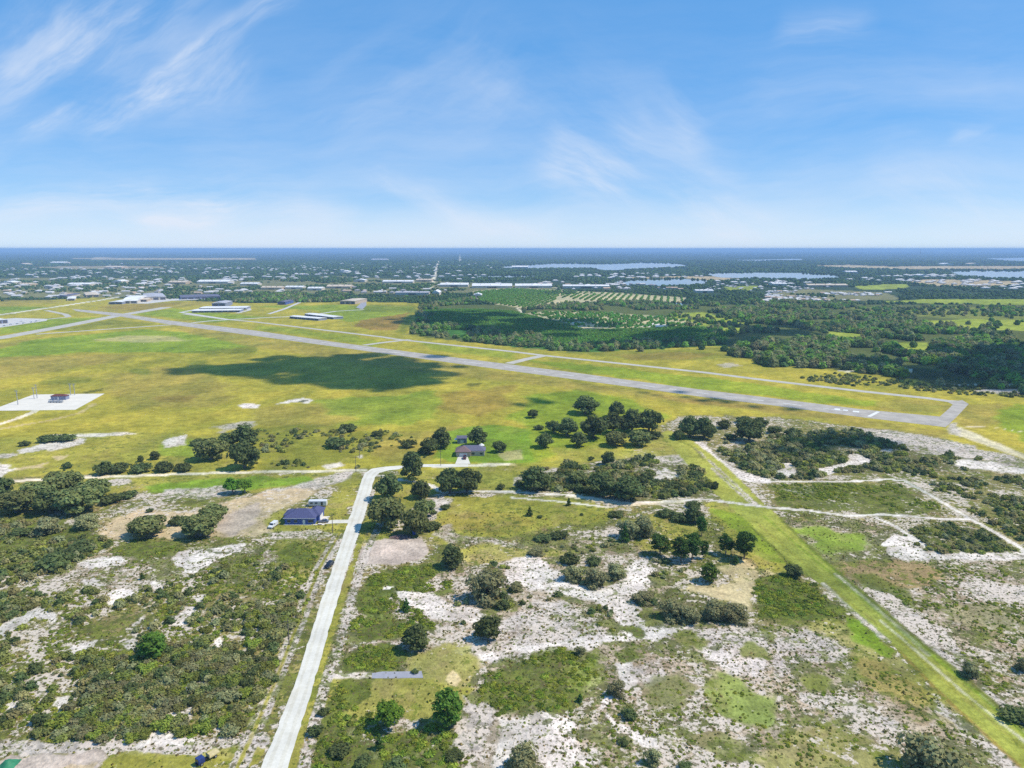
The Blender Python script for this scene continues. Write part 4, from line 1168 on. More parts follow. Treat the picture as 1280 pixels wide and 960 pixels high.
TREES = [
    # kind, foot x, foot y, crown width px, height factor, label
    # --- round the white road and the lot beside it
    ('roundpine', 560, 907, 42, 1.0, 'full round bright green pine casting a black shadow below the grey slab'),
    ('open', 487, 908, 40, 1.0, 'airy bright green tree between the round pine and the white road'),
    ('young', 474, 936, 15, 1.0, 'small bushy green pine just below the airy bright green tree'),
    ('bush', 404, 893, 16, 1.0, 'small glossy green bush at the verge of the white road'),
    ('bush', 395, 918, 22, 1.0, 'dark green bush at the road verge below the small glossy bush'),
    ('bush', 424, 942, 32, .7, 'broad mid green bush near the lower end of the white road'),
    ('bush', 494, 962, 30, .7, 'green bush cut by the lower picture edge below the small pine'),
    ('bush', 455, 955, 26, .7, 'yellowish green bush between two green bushes at the lower edge'),
    ('grey', 655, 962, 54, 1.0, 'large grey-green scrub oak at the lower edge on bright sand'),
    ('bush', 567, 948, 26, .6, 'low brownish bush on the sand below the round pine'),
    ('grey', 770, 868, 29, 1.0, 'grey-green scrub oak in the bend of the winding sand path'),
    ('bush', 787, 897, 22, .9, 'bright green bush enclosed by the loop of the sand path'),
    ('young', 725, 877, 11, .7, 'small dark bush west of the scrub oak in the sand path bend'),
    ('grey', 816, 954, 26, 1.2, 'upright grey scrub oak standing beside the pink speckled sand'),
    ('bush', 779, 929, 17, .6, 'small low bush above the upright grey scrub oak'),
    ('bush', 857, 962, 22, .6, 'low green bush at the lower edge east of the upright scrub oak'),
    ('grey', 1160, 968, 88, .9, 'largest grey-green scrub oak at the lower edge near the mown strip'),
    ('grey', 1212, 845, 26, 1.2, 'lone grey scrub oak on speckled sand just east of the mown strip'),
    ('grey', 1279, 838, 24, 1.1, 'grey scrub oak half outside the picture east of the lone one'),
    ('bush', 1272, 898, 44, .5, 'low dark bush at the ditch beside the lower mown strip'),
    ('tall', 519, 812, 36, .75, 'dark leaning oak at the north rim of the palmetto patch above the slab'),
    ('young', 508, 764, 14, .9, 'small dark upright tree among the palmettos'),
    ('tall', 566, 708, 31, .7, 'dark many stemmed tree beside the gravel pad'),
    ('grey', 607, 748, 58, 1.0, 'big round silvery scrub oak below the dark many stemmed tree'),
    ('oakdark', 610, 798, 36, .9, 'dark oak with a deep shadow on sand below the silvery scrub oak'),
    ('bush', 628, 760, 20, .9, 'dark bush touching the lower side of the silvery scrub oak'),
    ('bush', 519, 841, 11, .7, 'tiny dark bush at the end of the grey slab'),
    ('roundpine', 192, 822, 36, .8, 'vivid green young pine alone in the grey western scrub'),
    # --- oak grove east of the white road
    ('oak', 484, 659, 47, 1.1, 'wide grey-green live oak beside the white road above the gravel pad'),
    ('oak', 519, 668, 34, 1.2, 'live oak with a visible pale stem by the blue portable toilet'),
    ('oak', 531, 645, 28, 1.0, 'middle live oak on the east flank of the road grove'),
    ('oakdark', 487, 624, 37, 1.0, 'dark live oak at the north side of the road grove'),
    ('oakdark', 527, 622, 28, .9, 'smaller dark live oak at the north-east corner of the road grove'),
    ('tall', 515, 601, 31, 1.0, 'tall dark oak beside the bend of the white road'),
    ('bush', 541, 661, 26, .6, 'low dense bush east of the live oak with the pale stem'),
    ('bush', 556, 636, 15, .7, 'small bush on the sand patch beside the road grove'),
    ('bush', 543, 642, 9, .7, 'tiny bush between the sand patch and the grove'),
    ('oakdark', 562, 616, 36, 1.0, 'western half of the double dark oak south of the brown roofed house'),
    ('oakdark', 584, 615, 36, .95, 'eastern half of the double dark oak south of the brown roofed house'),
    ('bush', 626, 611, 12, 1.0, 'small dark bush east of the double dark oak'),
    # --- pines and bushes in the middle
    ('young', 662, 645, 11, .8, 'small dark cone shaped tree in the yellow grass'),
    ('young', 711, 632, 9, .8, 'smallest dark sapling in the yellow grass by the lane'),
    ('bush', 727, 644, 6, .9, 'tiny shrub east of the two dark saplings in the grass'),
    ('bush', 675, 647, 9, .7, 'low shrub beside the cone shaped tree'),
    ('grey', 785, 672, 34, 1.1, 'western crown of the big grey oak clump south of the lane'),
    ('grey', 805, 670, 36, 1.2, 'eastern crown of the big grey oak clump south of the lane'),
    ('young', 781, 677, 15, 1.0, 'dark young pine in front of the big grey oak clump'),
    ('pine', 825, 694, 27, .75, 'pale green pine west of the dark pine pair'),
    ('pine', 851, 702, 26, .95, 'dark pine with a wide shadow east of the pale green one'),
    ('pine', 865, 700, 24, 1.1, 'taller dark pine touching the pine with the wide shadow'),
    ('pine', 877, 670, 14, 1.4, 'slim tall pine standing behind the pine group by the lane'),
    ('pine', 880, 698, 12, 1.5, 'thin sparse pine between the dark pair and the rounded pine'),
    ('roundpine', 886, 727, 25, .85, 'rounded pine with shadow on the orange sand'),
    ('pine', 907, 693, 20, 1.0, 'pine west in the eastern trio by the mown strip'),
    ('pine', 930, 699, 28, 1.0, 'biggest pine of the eastern trio by the mown strip'),
    ('young', 920, 705, 12, .6, 'short young pine below the eastern pine trio'),
    ('bush', 832, 645, 24, .7, 'green bush just south of the lane east of the grey oaks'),
    ('bush', 852, 652, 28, .7, 'wide green bush in the middle of the row below the lane'),
    ('oakdark', 868, 653, 26, .9, 'dark round oak at the end of the bush row below the lane'),
    ('bush', 866, 634, 22, .7, 'green bush at the lane edge behind the dark round oak'),
    ('bush', 770, 645, 22, .5, 'low dark bush north-west of the big grey oak clump'),
    ('grey', 670, 693, 27, .5, 'low dark shrub on the white sand west of the mounds'),
    ('bush', 700, 672, 26, .6, 'dark low mound of shrub in the grass above the white sand'),
    ('bush', 678, 675, 26, .5, 'green low mound beside the dark mound above the white sand'),
    ('bush', 712, 703, 27, .8, 'dark rounded shrub on the upper white sand'),
    ('grey', 716, 724, 34, .8, 'grey shrub below the dark rounded shrub on the sand'),
    ('grey', 744, 731, 38, .9, 'grey scrub oak in the centre of the white sand'),
    ('grey', 770, 722, 32, .9, 'grey scrub oak at the east of the white sand'),
    ('bush', 743, 704, 24, .6, 'green shrub above the central grey scrub oak'),
    ('grey', 645, 738, 22, .8, 'grey shrub near the silvery scrub oak on the white sand'),
    ('grey', 803, 752, 34, .6, 'low grey shrub at the lower end of the white sand'),
    ('grey', 840, 772, 40, .9, 'grey scrub oak at the west end of the big clump below the orange sand'),
    ('grey', 862, 776, 36, .8, 'green-grey scrub oak second from the west in the clump below the orange sand'),
    ('grey', 892, 772, 40, .9, 'dark grey scrub oak in the middle of the clump below the orange sand'),
    ('grey', 918, 775, 42, .8, 'grey scrub oak at the east end of the clump below the orange sand'),
    ('oakdark', 992, 720, 24, .7, 'dark scrub oak at the tip of the palmetto triangle by the mown strip'),
    ('grey', 725, 818, 17, 1.0, 'purplish grey shrub on top of the large palmetto patch'),
    # --- trees round the brown roofed house and in the pasture
    ('oakdark', 536, 567, 25, .9, 'dark oak west of the brown roofed house'),
    ('tall', 551, 560, 27, .75, 'bluish green oak touching the dark oak by the brown roofed house'),
    ('oakdark', 597, 557, 27, 1.0, 'dark round oak behind the brown roofed house'),
    ('oakdark', 624, 565, 18, .9, 'smaller dark oak east of the brown roofed house'),
    ('bush', 510, 559, 23, .8, 'dark bush alone in the brown field'),
    ('bush', 420, 559, 30, .75, 'dark broad bush in the field north of the dirt road'),
    ('bush', 436, 538, 27, .6, 'pale green bush behind the dark broad bush in the field'),
    ('bush', 472, 545, 18, .7, 'loose green bush in the middle of the field scrub'),
    ('oakdark', 732, 517, 36, .7, 'dark oak farthest north-west in the bright pasture'),
    ('oakdark', 770, 521, 23, .95, 'compact dark oak north of the pasture grove'),
    ('oakdark', 666, 522, 15, .8, 'small lone dark oak at the pasture fence'),
    ('bush', 674, 537, 14, .8, 'small round bush below the lone dark oak'),
    ('oakdark', 692, 541, 22, .8, 'dark oak at the west tip of the pasture grove'),
    ('oakdark', 709, 545, 30, .85, 'dark oak second from the west in the pasture grove'),
    ('oakdark', 742, 548, 37, .9, 'broad dark oak in the middle of the pasture grove'),
    ('oakdark', 766, 541, 32, .9, 'dark oak in the back row of the pasture grove'),
    ('oakdark', 790, 540, 34, .95, 'dark purple-green oak in the back row of the pasture grove'),
    ('oakdark', 811, 540, 34, .95, 'easternmost dark oak of the pasture grove'),
    ('oak', 769, 557, 29, .85, 'paler oak at the south edge of the pasture grove'),
    ('oak', 799, 557, 30, .85, 'paler oak beside the eastern end of the pasture grove'),
    ('bush', 816, 548, 20, 1.0, 'bright green bush at the east end of the pasture grove'),
    ('oakdark', 681, 559, 24, .85, 'round oak alone in the pasture south-west of the grove'),
    ('oakdark', 724, 558, 24, .85, 'round oak alone in the pasture just south of the grove'),
    ('oakdark', 760, 581, 18, 1.1, 'round headed small oak by the lane above the thicket'),
    ('bush', 716, 587, 23, .8, 'dark bush west of the round headed small oak'),
    ('bush', 739, 575, 9, 1.0, 'brownish small bush between the pasture oaks and the lane'),
    ('oakdark', 862, 546, 30, 1.0, 'tall dark oak at the head of the mown strip'),
    ('oakdark', 880, 548, 32, .95, 'second dark oak at the head of the mown strip'),
    ('oakdark', 848, 549, 15, .9, 'small dark oak leaning on the fence line at the strip head'),
    ('bush', 904, 535, 22, .9, 'dark green bush east of the two oaks at the strip head'),
    ('oakdark', 936, 551, 36, .85, 'dark rounded oak between the strip head and the runway'),
    ('bush', 914, 549, 18, .8, 'green bush west of the dark rounded oak'),
    ('bush', 930, 529, 24, .7, 'green bush behind the dark rounded oak'),
    ('bush', 950, 531, 24, .7, 'green bush farthest east in the row near the runway'),
    ('bush', 968, 541, 22, .8, 'dark bush at the rim of the shaded thicket'),
    ('bush', 990, 545, 22, .9, 'pair of dark green crowns at the rim of the shaded thicket'),
    ('oakdark', 670, 612, 40, .85, 'dark oak at the west end of the thicket between the two lanes'),
    ('oakdark', 752, 620, 38, .9, 'dark oak at the front of the thicket between the two lanes'),
    ('oakdark', 784, 625, 40, .85, 'dark broad oak at the foot of the thicket by the lane'),
    ('oak', 722, 606, 26, .9, 'grey oak in the western thicket beside the dark end oak'),
    ('bush', 812, 576, 15, 1.2, 'bright green upright bush at the top of the thicket'),
    ('bush', 1013, 599, 0.01 + 9, .9, 'small dark bush at the bend of the eastern sand lane'),
    # --- western side
    ('open', 291, 617, 23, .95, 'western tree of the pair with clear stems on the pale field'),
    ('open', 306, 616, 22, .95, 'eastern tree of the pair with clear stems on the pale field'),
    ('oak', 184, 669, 46, .7, 'spreading low oak on tan ground west of the blue house'),
    ('oak', 250, 669, 46, .75, 'spreading oak with dark shade nearest the tan clearing'),
    ('oak', 267, 650, 36, .7, 'wide oak behind the spreading one on the tan clearing'),
    ('bush', 222, 655, 24, .8, 'brownish bush between the two spreading oaks'),
    ('bush', 188, 640, 10, .9, 'small bush north of the western spreading oak'),
    ('oakdark', 307, 558, 36, .9, 'dark oak at the top of the clump north of the dirt road'),
    ('oakdark', 306, 585, 38, 1.0, 'dark oak at the foot of the clump beside the dirt road'),
    ('oak', 264, 574, 42, .85, 'grey oak in the clump north of the dirt road'),
    ('oakdark', 283, 560, 30, .7, 'dark low oak behind the grey oak in the clump'),
    ('bush', 248, 556, 24, .6, 'low shrub at the west rim of the oak clump'),
    ('tall', 194, 574, 14, .6, 'lone small dark tree in the grass above the shrub row'),
    ('bush', 131, 592, 28, 1.0, 'dark bush at the west end of the shrub row by the dirt road'),
    ('bush', 152, 590, 26, .9, 'dark bush second from the west in the shrub row by the dirt road'),
    ('bush', 176, 590, 28, .8, 'dark bush in the middle of the shrub row by the dirt road'),
    ('bush', 206, 589, 26, .9, 'bush with a light top in the shrub row by the dirt road'),
    ('bush', 230, 588, 26, .7, 'low bush at the east end of the shrub row by the dirt road'),
    ('tall', 176, 577, 9, .7, 'small upright tree behind the middle of the shrub row'),
    ('bush', 60, 552, 27, .6, 'dark bush in the west half of the clump on pale sand'),
    ('bush', 82, 551, 27, .6, 'dark bush in the east half of the clump on pale sand'),
    ('bush', 31, 557, 15, .8, 'small dark bush west of the clump on pale sand'),
    ('bush', 85, 585, 14, 1.0, 'small bush above the big western oaks'),
    ('oak', 20, 640, 46, .8, 'grey oak at the west edge of the big oak stand'),
    ('oak', 48, 628, 44, .8, 'grey oak second from the west edge in the big oak stand'),
    ('oak', 80, 618, 48, .85, 'tallest grey oak in the middle of the big oak stand'),
    ('oakdark', 62, 640, 44, .75, 'dark oak low in the middle of the big oak stand'),
    ('oak', 98, 640, 52, .85, 'broad grey oak at the south of the big oak stand'),
    ('oak', 118, 622, 40, .8, 'grey oak at the east end of the big oak stand'),
    ('oakdark', -8, 628, 46, .85, 'dark oak half outside the picture in the big oak stand'),
    ('bush', 140, 628, 30, .7, 'brownish shrub on the east side of the big oak stand'),
    ('bush', 158, 622, 26, .6, 'low green shrub farthest east of the big oak stand'),
    ('grey', 60, 666, 44, .7, 'pale rounded shrub just south of the big oak stand'),
    ('grey', 108, 660, 36, .8, 'grey-green shrub at the tan clearing below the big oak stand'),
    ('bush', 30, 668, 30, .5, 'low shrub on the west edge below the big oak stand'),
    ('bush', 70, 708, 46, .7, 'dark green shrub bank above the western white sand'),
    ('bush', 100, 690, 40, .6, 'low dark shrub at the edge of the speckled sand'),
    ('young', 178, 724, 8, .8, 'tiny dark sapling on the speckled western sand'),
]
for kind, x, y, w, zs, lab in TREES:
    tree(kind, x, y, w, lab, zs=zs)

# ---- scrub past counting one by one: the plants that show largest are objects, the rest one mesh
SHRUB = {'scrub': [], 'palm': []}
rg = np.random.default_rng(21)


def region(kind, label, group, poly, dens, r0, r1, keepsand=False, clump=None, keep=-.2, fac=.75, nmax=5000, tone=0):
    P = scatter(poly, 60000, dens, rg, clump, keep, len(SHRUB[kind]))
    if not len(P): return
    sm = paint(P[:, 0], P[:, 1], sandmask=True)
    ok = sm < (.9 if keepsand else .45)
    P = P[ok]
    # keep off the roads
    u = (P[:, 0], P[:, 1])
    r = r0 + (r1 - r0) * rg.random(len(P)) ** 1.8
    bad = np.zeros(len(P), bool)
    for rd, wd in ROADS:
        bad |= seg_dist(u[0], u[1], rd, False) < wd + r
    P, r = P[~bad], r[~bad]
    i = thin(P, r, fac)[:nmax]
    for k in i:
        SHRUB[kind].append((P[k, 0], P[k, 1], r[k], label, group, tone))


ROADS = [(GP([(460, 590), (445, 647), (428, 700), (412, 750), (396, 800), (379, 860), (360, 910), (343, 960), (318, 1030)]), 4.5),
         (GP([(-400, 612), (0, 602), (132, 596), (240, 592), (455, 588), (530, 582), (640, 580)]), 3.0),
         (GP([(1120, 599), (1160, 617), (1210, 647), (1247, 667), (1280, 688), (1400, 770)]), 2.2),
         (GP([(955, 602), (1060, 602), (1120, 599)]), 2.0),
         (GP([(472, 594), (520, 602), (540, 607), (555, 616), (640, 615), (715, 619), (790, 629), (880, 624), (960, 634), (1060, 645), (1135, 645), (1210, 649)]), 2.2),
         (GP([(843, 540), (890, 585), (935, 627), (965, 655), (1010, 697), (1055, 740), (1130, 800), (1190, 855), (1275, 935), (1330, 985)]), 5.5)]

WS = [(-140, 745), (20, 725), (60, 740), (150, 745), (230, 720), (330, 700), (392, 712), (378, 768), (352, 830), (322, 895), (288, 928), (170, 928), (0, 926), (-140, 935)]
region('scrub', 'grey-green scrub oak in the dense thicket by the lower white road', 'scrub oaks of the lower roadside thicket', [(75, 925), (85, 890), (150, 850), (200, 820), (260, 800), (300, 770), (360, 740), (382, 755), (350, 830), (318, 890), (290, 920), (240, 915), (180, 905), (130, 928)], .5, 1.2, 3.2, clump=13, keep=-.14, fac=.9)
region('scrub', 'low grey-brown scrub oak in the broad western scrub', 'scrub oaks of the broad western scrub', WS, .42, .5, 2.1, clump=10, keep=.0, fac=1.0, nmax=3500)
region('scrub', 'rounded taller grey scrub oak standing out of the broad western scrub', 'taller scrub oaks of the broad western scrub', WS, .10, 1.6, 3.0, clump=24, keep=.12, fac=.9, nmax=400, tone=1)
region('palm', 'yellow-green palmetto clump in the broad western scrub', 'palmettos of the broad western scrub', WS, .4, .5, 1.2, clump=14, keep=.0, fac=1.1, nmax=1500)
region('scrub', 'grey shrub in the rough ground south of the western oaks', 'shrubs south of the western oaks', [(-140, 655), (0, 650), (110, 660), (130, 690), (60, 715), (0, 740), (-140, 745)], .26, .8, 2.4, clump=12, keep=-.02, fac=.9)
region('scrub', 'dark shrub in the thicket between the two sandy lanes', 'shrubs of the thicket between the lanes', [(648, 606), (690, 592), (712, 580), (760, 586), (800, 573), (850, 572), (872, 588), (890, 616), (860, 622), (790, 624), (720, 614), (650, 614)], .25, 1.5, 3.8, clump=22, keep=-.3, fac=.78, tone=1)
region('scrub', 'dark shrub in the shaded thicket below the runway end', 'shrubs of the shaded thicket', [(900, 566), (960, 548), (1080, 540), (1150, 556), (1225, 572), (1240, 584), (1180, 592), (1060, 592), (985, 602), (930, 596)], .18, 1.2, 3.4, clump=20, keep=-.28, fac=.8, tone=1)
region('scrub', 'grey shrub on the rough ground east of the long sand lane', 'shrubs east of the long sand lane', [(1140, 600), (1280, 596), (1460, 640), (1500, 760), (1290, 684), (1220, 645)], .2, .8, 2.2, clump=18, keep=-.2, fac=.85)
region('palm', 'low green palmetto between the eastern sand lanes', 'palmettos between the eastern sand lanes', [(962, 605), (1110, 604), (1200, 640), (1100, 642), (970, 632)], .3, .6, 1.6, clump=14, keep=-.15, fac=.95)
region('scrub', 'grey shrub on the rise between the forked sand paths', 'shrubs between the forked sand paths', [(1140, 664), (1180, 655), (1240, 666), (1275, 690), (1190, 692), (1150, 684)], .35, .8, 2.1, clump=12, keep=-.25, fac=.85)
region('palm', 'palmetto in the dark triangle beside the mown strip', 'palmettos of the triangle', [(942, 735), (960, 720), (985, 718), (1022, 742), (1052, 768), (950, 773)], .6, .7, 1.6, clump=8, keep=-.32, fac=.85)
region('palm', 'palmetto in the green patch beside the gravel pad', 'palmettos beside the gravel pad', [(445, 795), (452, 745), (470, 714), (545, 704), (566, 735), (520, 745), (540, 780), (510, 797)], .5, .6, 1.5, clump=9, keep=-.22, fac=.9)
region('palm', 'palmetto in the small patch above the grey slab', 'palmettos above the grey slab', [(430, 830), (450, 812), (480, 804), (505, 814), (508, 834), (470, 838)], .7, .7, 1.3, fac=.85)
region('palm', 'palmetto in the large patch in the middle of the white sand', 'palmettos of the large sand patch', [(600, 890), (602, 834), (640, 814), (690, 808), (748, 816), (740, 848), (704, 884), (660, 894)], .6, .5, 1.3, clump=9, keep=-.10, fac=.9)
region('palm', 'palmetto in the rough corner by the lower road end', 'palmettos by the lower road end', [(400, 890), (430, 855), (465, 850), (470, 925), (540, 906), (600, 920), (560, 1000), (385, 1000)], .35, .6, 1.5, clump=9, keep=-.1, fac=.95)
region('scrub', 'scattered shrub in the field north of the dirt road', 'shrubs of the field north of the dirt road', [(318, 545), (330, 533), (480, 538), (545, 550), (530, 575), (440, 584), (330, 586)], .05, .9, 2.6, clump=25, keep=.05, fac=1.0)
region('scrub', 'shrub on the ground between white sand and pines', 'shrubs between the sand and the pines', [(640, 690), (760, 670), (860, 700), (830, 735), (800, 790), (700, 800), (570, 790), (560, 745)], .10, .7, 1.8, clump=12, keep=.1, fac=1.1, keepsand=True)
region('palm', 'low shrub scattered over the speckled eastern sand', 'shrubs of the speckled eastern sand', [(1090, 740), (1180, 705), (1500, 710), (1500, 1000), (1330, 960), (1200, 836), (1150, 795)], .3, .45, 1.1, clump=9, keep=.0, fac=1.4, keepsand=True, nmax=1500)
region('palm', 'low shrub scattered over the pale sand by the mown strip', 'shrubs of the pale sand by the mown strip', [(800, 790), (1050, 780), (1180, 880), (1300, 1000), (700, 1000), (690, 890)], .3, .3, .8, clump=7, keep=.12, fac=1.5, keepsand=True, nmax=1600)
region('palm', 'low shrub in the rough grass by the blue house', 'shrubs in the rough grass by the blue house', [(150, 680), (390, 675), (392, 735), (220, 745), (140, 735)], .2, .5, 1.3, clump=10, keep=.1, fac=1.2)
region('scrub', 'shrub behind the runway among the first trees', 'shrubs behind the runway', [(985, 471), (1040, 467), (1150, 478), (1290, 490), (1290, 498), (1160, 489), (1060, 482)], .05, 1.2, 2.6, fac=1.0, tone=1)

SCR_P = {0: [shrub_data(np.random.default_rng(40 + i), c, leaf=.15, per=430) for i, c in enumerate([C_SCRUB, C_GREY, alb(108, 116, 62), C_GREY * .9, alb(122, 122, 84), alb(116, 128, 60)])],
         1: [shrub_data(np.random.default_rng(60 + i), c, leaf=.145, per=430) for i, c in enumerate([C_OAKD, C_SCRUB * .85, C_OAKD * .9])]}
SCR_M = {t: [mesh_of('scrub_oak', d) for d in L] for t, L in SCR_P.items()}
PAL_P = [palm_data(np.random.default_rng(80 + i), c) for i, c in enumerate([C_PALM, alb(104, 120, 56), alb(128, 140, 60)])]
PAL_M = [mesh_of('palmetto', d) for d in PAL_P]
SCR_L = [light_data(np.random.default_rng(90 + i), c, 90, h_, .30, .66) for i, (c, h_) in enumerate([(C_SCRUB, .7), (C_GREY, .8), (C_OAKD, .75), (alb(108, 114, 64), .6), (alb(124, 128, 66), .5), (alb(122, 118, 86), .75)])]
PAL_L = [palm_data(np.random.default_rng(95 + i), c, 30) for i, c in enumerate([C_PALM, alb(108, 124, 58), alb(128, 140, 60)])]
for kind, nm, cat in (('scrub', 'scrub_oak', 'shrub'), ('palm', 'palmetto', 'palmetto')):
    A = SHRUB[kind]
    def vis(s):
        px, py = px_of(s[0], s[1])
        m = 30
        inf = (-m < px < 1280 + m) and py < 960 + m
        return (s[2] / math.hypot(s[0], s[1])) * (1 if inf else .0001)
    A.sort(key=vis, reverse=True)
    for i, s in enumerate(A[:285]):
        ms = SCR_M[s[5]] if kind == 'scrub' else PAL_M
        o = obj(nm, ms[i % len(ms)])
        o.location = (s[0], s[1], -.05); o.rotation_euler = (0, 0, rg.uniform(0, 6.28)); k = s[2] * 1.08
        o.scale = (k, k, k * rg.uniform(.85, 1.2))
        tag(o, s[3], cat, s[4])
    B = A[285:]
    near = [s for s in B]
    xy = np.array([(s[0], s[1]) for s in near]); rr = np.array([s[2] for s in near])
    if kind == 'scrub':
        o = merge('scrub', SCR_L, xy, rr * 1.08, rg, hue=.08, val=.2)
        tag(o, 'countless smaller grey-green scrub oaks filling the scrubland', kind='stuff')
    else:
        o = merge('palmetto_scrub', PAL_L, xy, rr * 1.1, rg, hue=.10, val=.2)
        tag(o, 'countless smaller green palmettos filling the scrubland', kind='stuff')
    print(kind, len(A))

# small tufts of weeds on sand and rough grass near the camera
P = np.concatenate([scatter([(-60, 985), (-60, 640), (1340, 640), (1340, 985)], 400000, .9, rg)])
_, mk = paint(P[:, 0], P[:, 1])
pr = (mk[:, 0] * 1.3 + mk[:, 2] * .5 - .22) * (.35 + 1.3 * sstep(-.25, .35, fbm(P[:, 0], P[:, 1], 5, 811, 4)))
px = np.array([px_of(a, b)[0] for a, b in P])
P = P[(rg.random(len(P)) < pr)][:46000]
bad = np.zeros(len(P), bool)
for rd, wd in ROADS: bad |= seg_dist(P[:, 0], P[:, 1], rd, False) < (wd + (1.5 if wd > 5 else .5))
P = P[~bad]


def tuft_data(rng, rgb):
    n = 7
    a = rng.uniform(0, 6.28, n); cen = np.stack([np.cos(a) * .45, np.sin(a) * .45, rng.uniform(.2, .55, n)], 1)
    v, q = leaf_quads(rng, cen, np.stack([np.cos(a), np.sin(a), np.full(n, .8)], 1) + rng.normal(size=(n, 3)) * .4, .9 * rng.uniform(.7, 1.3, n), .7)
    return v, q, None, np.repeat(rgb[None] * (1 + rng.uniform(-.25, .25, n))[:, None], 4, 0)


o = merge('weeds', [tuft_data(np.random.default_rng(700 + i), c) for i, c in enumerate([alb(118, 116, 68), alb(112, 128, 54), alb(132, 124, 82), alb(100, 112, 54)])], P, .16 + .42 * rg.random(len(P)) ** 2.2, rg, val=.25)
tag(o, 'low tufts of weeds and grass dotted over sand and rough ground', kind='stuff')
# ------------------------------------------------------------------ woods, orchards
rf = np.random.default_rng(33)
FOREST = [
    ([(905, 440), (935, 436), (960, 430), (1020, 424), (1280, 440), (1700, 460), (1700, 520), (1290, 484), (1150, 474), (1040, 466), (958, 461)], .016, 3.5, 6.0, 0),
    ([(880, 398), (905, 376), (1060, 378), (1100, 392), (1150, 402), (1200, 412), (1280, 420), (1700, 430), (1700, 462), (1280, 444), (1020, 428), (960, 432), (910, 422)], .0105, 3.5, 5.5, 1),
    ([(730, 386), (800, 380), (905, 378), (890, 392), (840, 394), (760, 392)], .007, 3.0, 5.0, 1),
    ([(645, 383), (700, 373), (735, 378), (735, 388), (700, 392), (660, 391)], .014, 3, 5, 1),
    ([(748, 385), (760, 373), (810, 374), (815, 386), (780, 392)], .014, 3, 5, 1),
    ([(510, 418), (516, 408), (560, 407), (640, 418), (680, 425), (740, 434), (730, 441), (640, 433), (545, 422)], .018, 2.5, 4.5, 0),
    ([(740, 434), (800, 428), (900, 428), (905, 434), (850, 436), (740, 441)], .012, 3, 5, 0),
    ([(478, 380), (500, 372), (590, 370), (590, 379), (540, 384), (528, 405), (515, 400), (520, 382)], .012, 3, 5, 1),
    ([(290, 379), (310, 368), (420, 368), (430, 374), (400, 380), (320, 381)], .012, 3.5, 5.5, 1),
    ([(1155, 478), (1280, 470), (1600, 500), (1600, 520), (1280, 492)], .016, 3, 5.5, 0),
    ([(1060, 385), (1280, 383), (1600, 390), (1600, 402), (1280, 398), (1100, 392)], .0022, 3, 4.5, 1),
    ([(1150, 402), (1280, 402), (1600, 404), (1600, 420), (1280, 414), (1200, 411)], .0008, 3, 5, 1),
    ([(840, 392), (930, 400), (940, 414), (890, 420), (850, 404)], .002, 3, 4, 1),
]
XY = []; RR = []; TY = []
for poly, dens, r0, r1, ty in FOREST:
    P = scatter(poly, 30000, dens * 1.5, rf, 70, (.0 if ty else -.25) if dens > .005 else -2)
    r = r0 + (r1 - r0) * rf.random(len(P))
    i = thin(P, r, .62)
    P, r = P[i], r[i]
    # trees stop at clearings and lanes
    c, mk = paint(P[:, 0], P[:, 1])
    ok = (c.sum(1) < .52) | (dens < .005)
    XY.append(P[ok]); RR.append(r[ok]); TY.append(np.full(ok.sum(), ty))
XY = np.concatenate(XY); RR = np.concatenate(RR); TY = np.concatenate(TY)
D = np.hypot(XY[:, 0], XY[:, 1])
inf = np.abs(XY[:, 0]) < .73 * XY[:, 1]
order = np.argsort(-(RR / D) * np.where(inf, 1, .001))
FCOL = [alb(108, 114, 80), alb(86, 110, 62), alb(124, 126, 96), alb(104, 134, 62), alb(74, 94, 62)]
FP = [light_data(np.random.default_rng(300 + i), c, 54, 1.05, .42) for i, c in enumerate(FCOL)]
FM = [mesh_of('forest_tree', d) for d in [light_data(np.random.default_rng(320 + i), c, 130, 1.1, .30) for i, c in enumerate(FCOL)]]
for i in order[:285]:
    o = obj('forest_tree', FM[int(rf.integers(0, 5))])
    o.location = (XY[i, 0], XY[i, 1], 0); o.rotation_euler = (0, 0, rf.uniform(0, 6.28)); o.scale = (RR[i] * 1.1, RR[i] * 1.1, RR[i] * rf.uniform(.85, 1.25))
    tag(o, 'grey-green tree along the near edge of the woods beyond the runway', 'tree', 'trees along the near edge of the woods')
rest = order[285:]
o = merge('woods', FP, XY[rest], RR[rest] * 1.12, rf, hue=.12, val=.25, sz=RR[rest] * rf.uniform(.85, 1.4, len(rest)))
tag(o, 'mixed woods reading as one mass beyond the runway', kind='stuff')
print('woods', len(XY))

# orchards: trees in straight rows
def rows(poly, ang, dr, ds, jit):
    w = np.array(GP(poly)); c = w.mean(0); ca, sa = math.cos(ang), math.sin(ang)
    loc = (w - c) @ np.array([[ca, -sa], [sa, ca]])
    a = np.arange(loc[:, 0].min(), loc[:, 0].max(), ds); b = np.arange(loc[:, 1].min(), loc[:, 1].max(), dr)
    A, B = np.meshgrid(a, b)
    q = np.stack([A.ravel(), B.ravel()], 1) + rf.normal(size=(A.size, 2)) * jit
    P = q @ np.array([[ca, sa], [-sa, ca]]) + c
    return P[inside(P[:, 0], P[:, 1], [tuple(x) for x in w])]


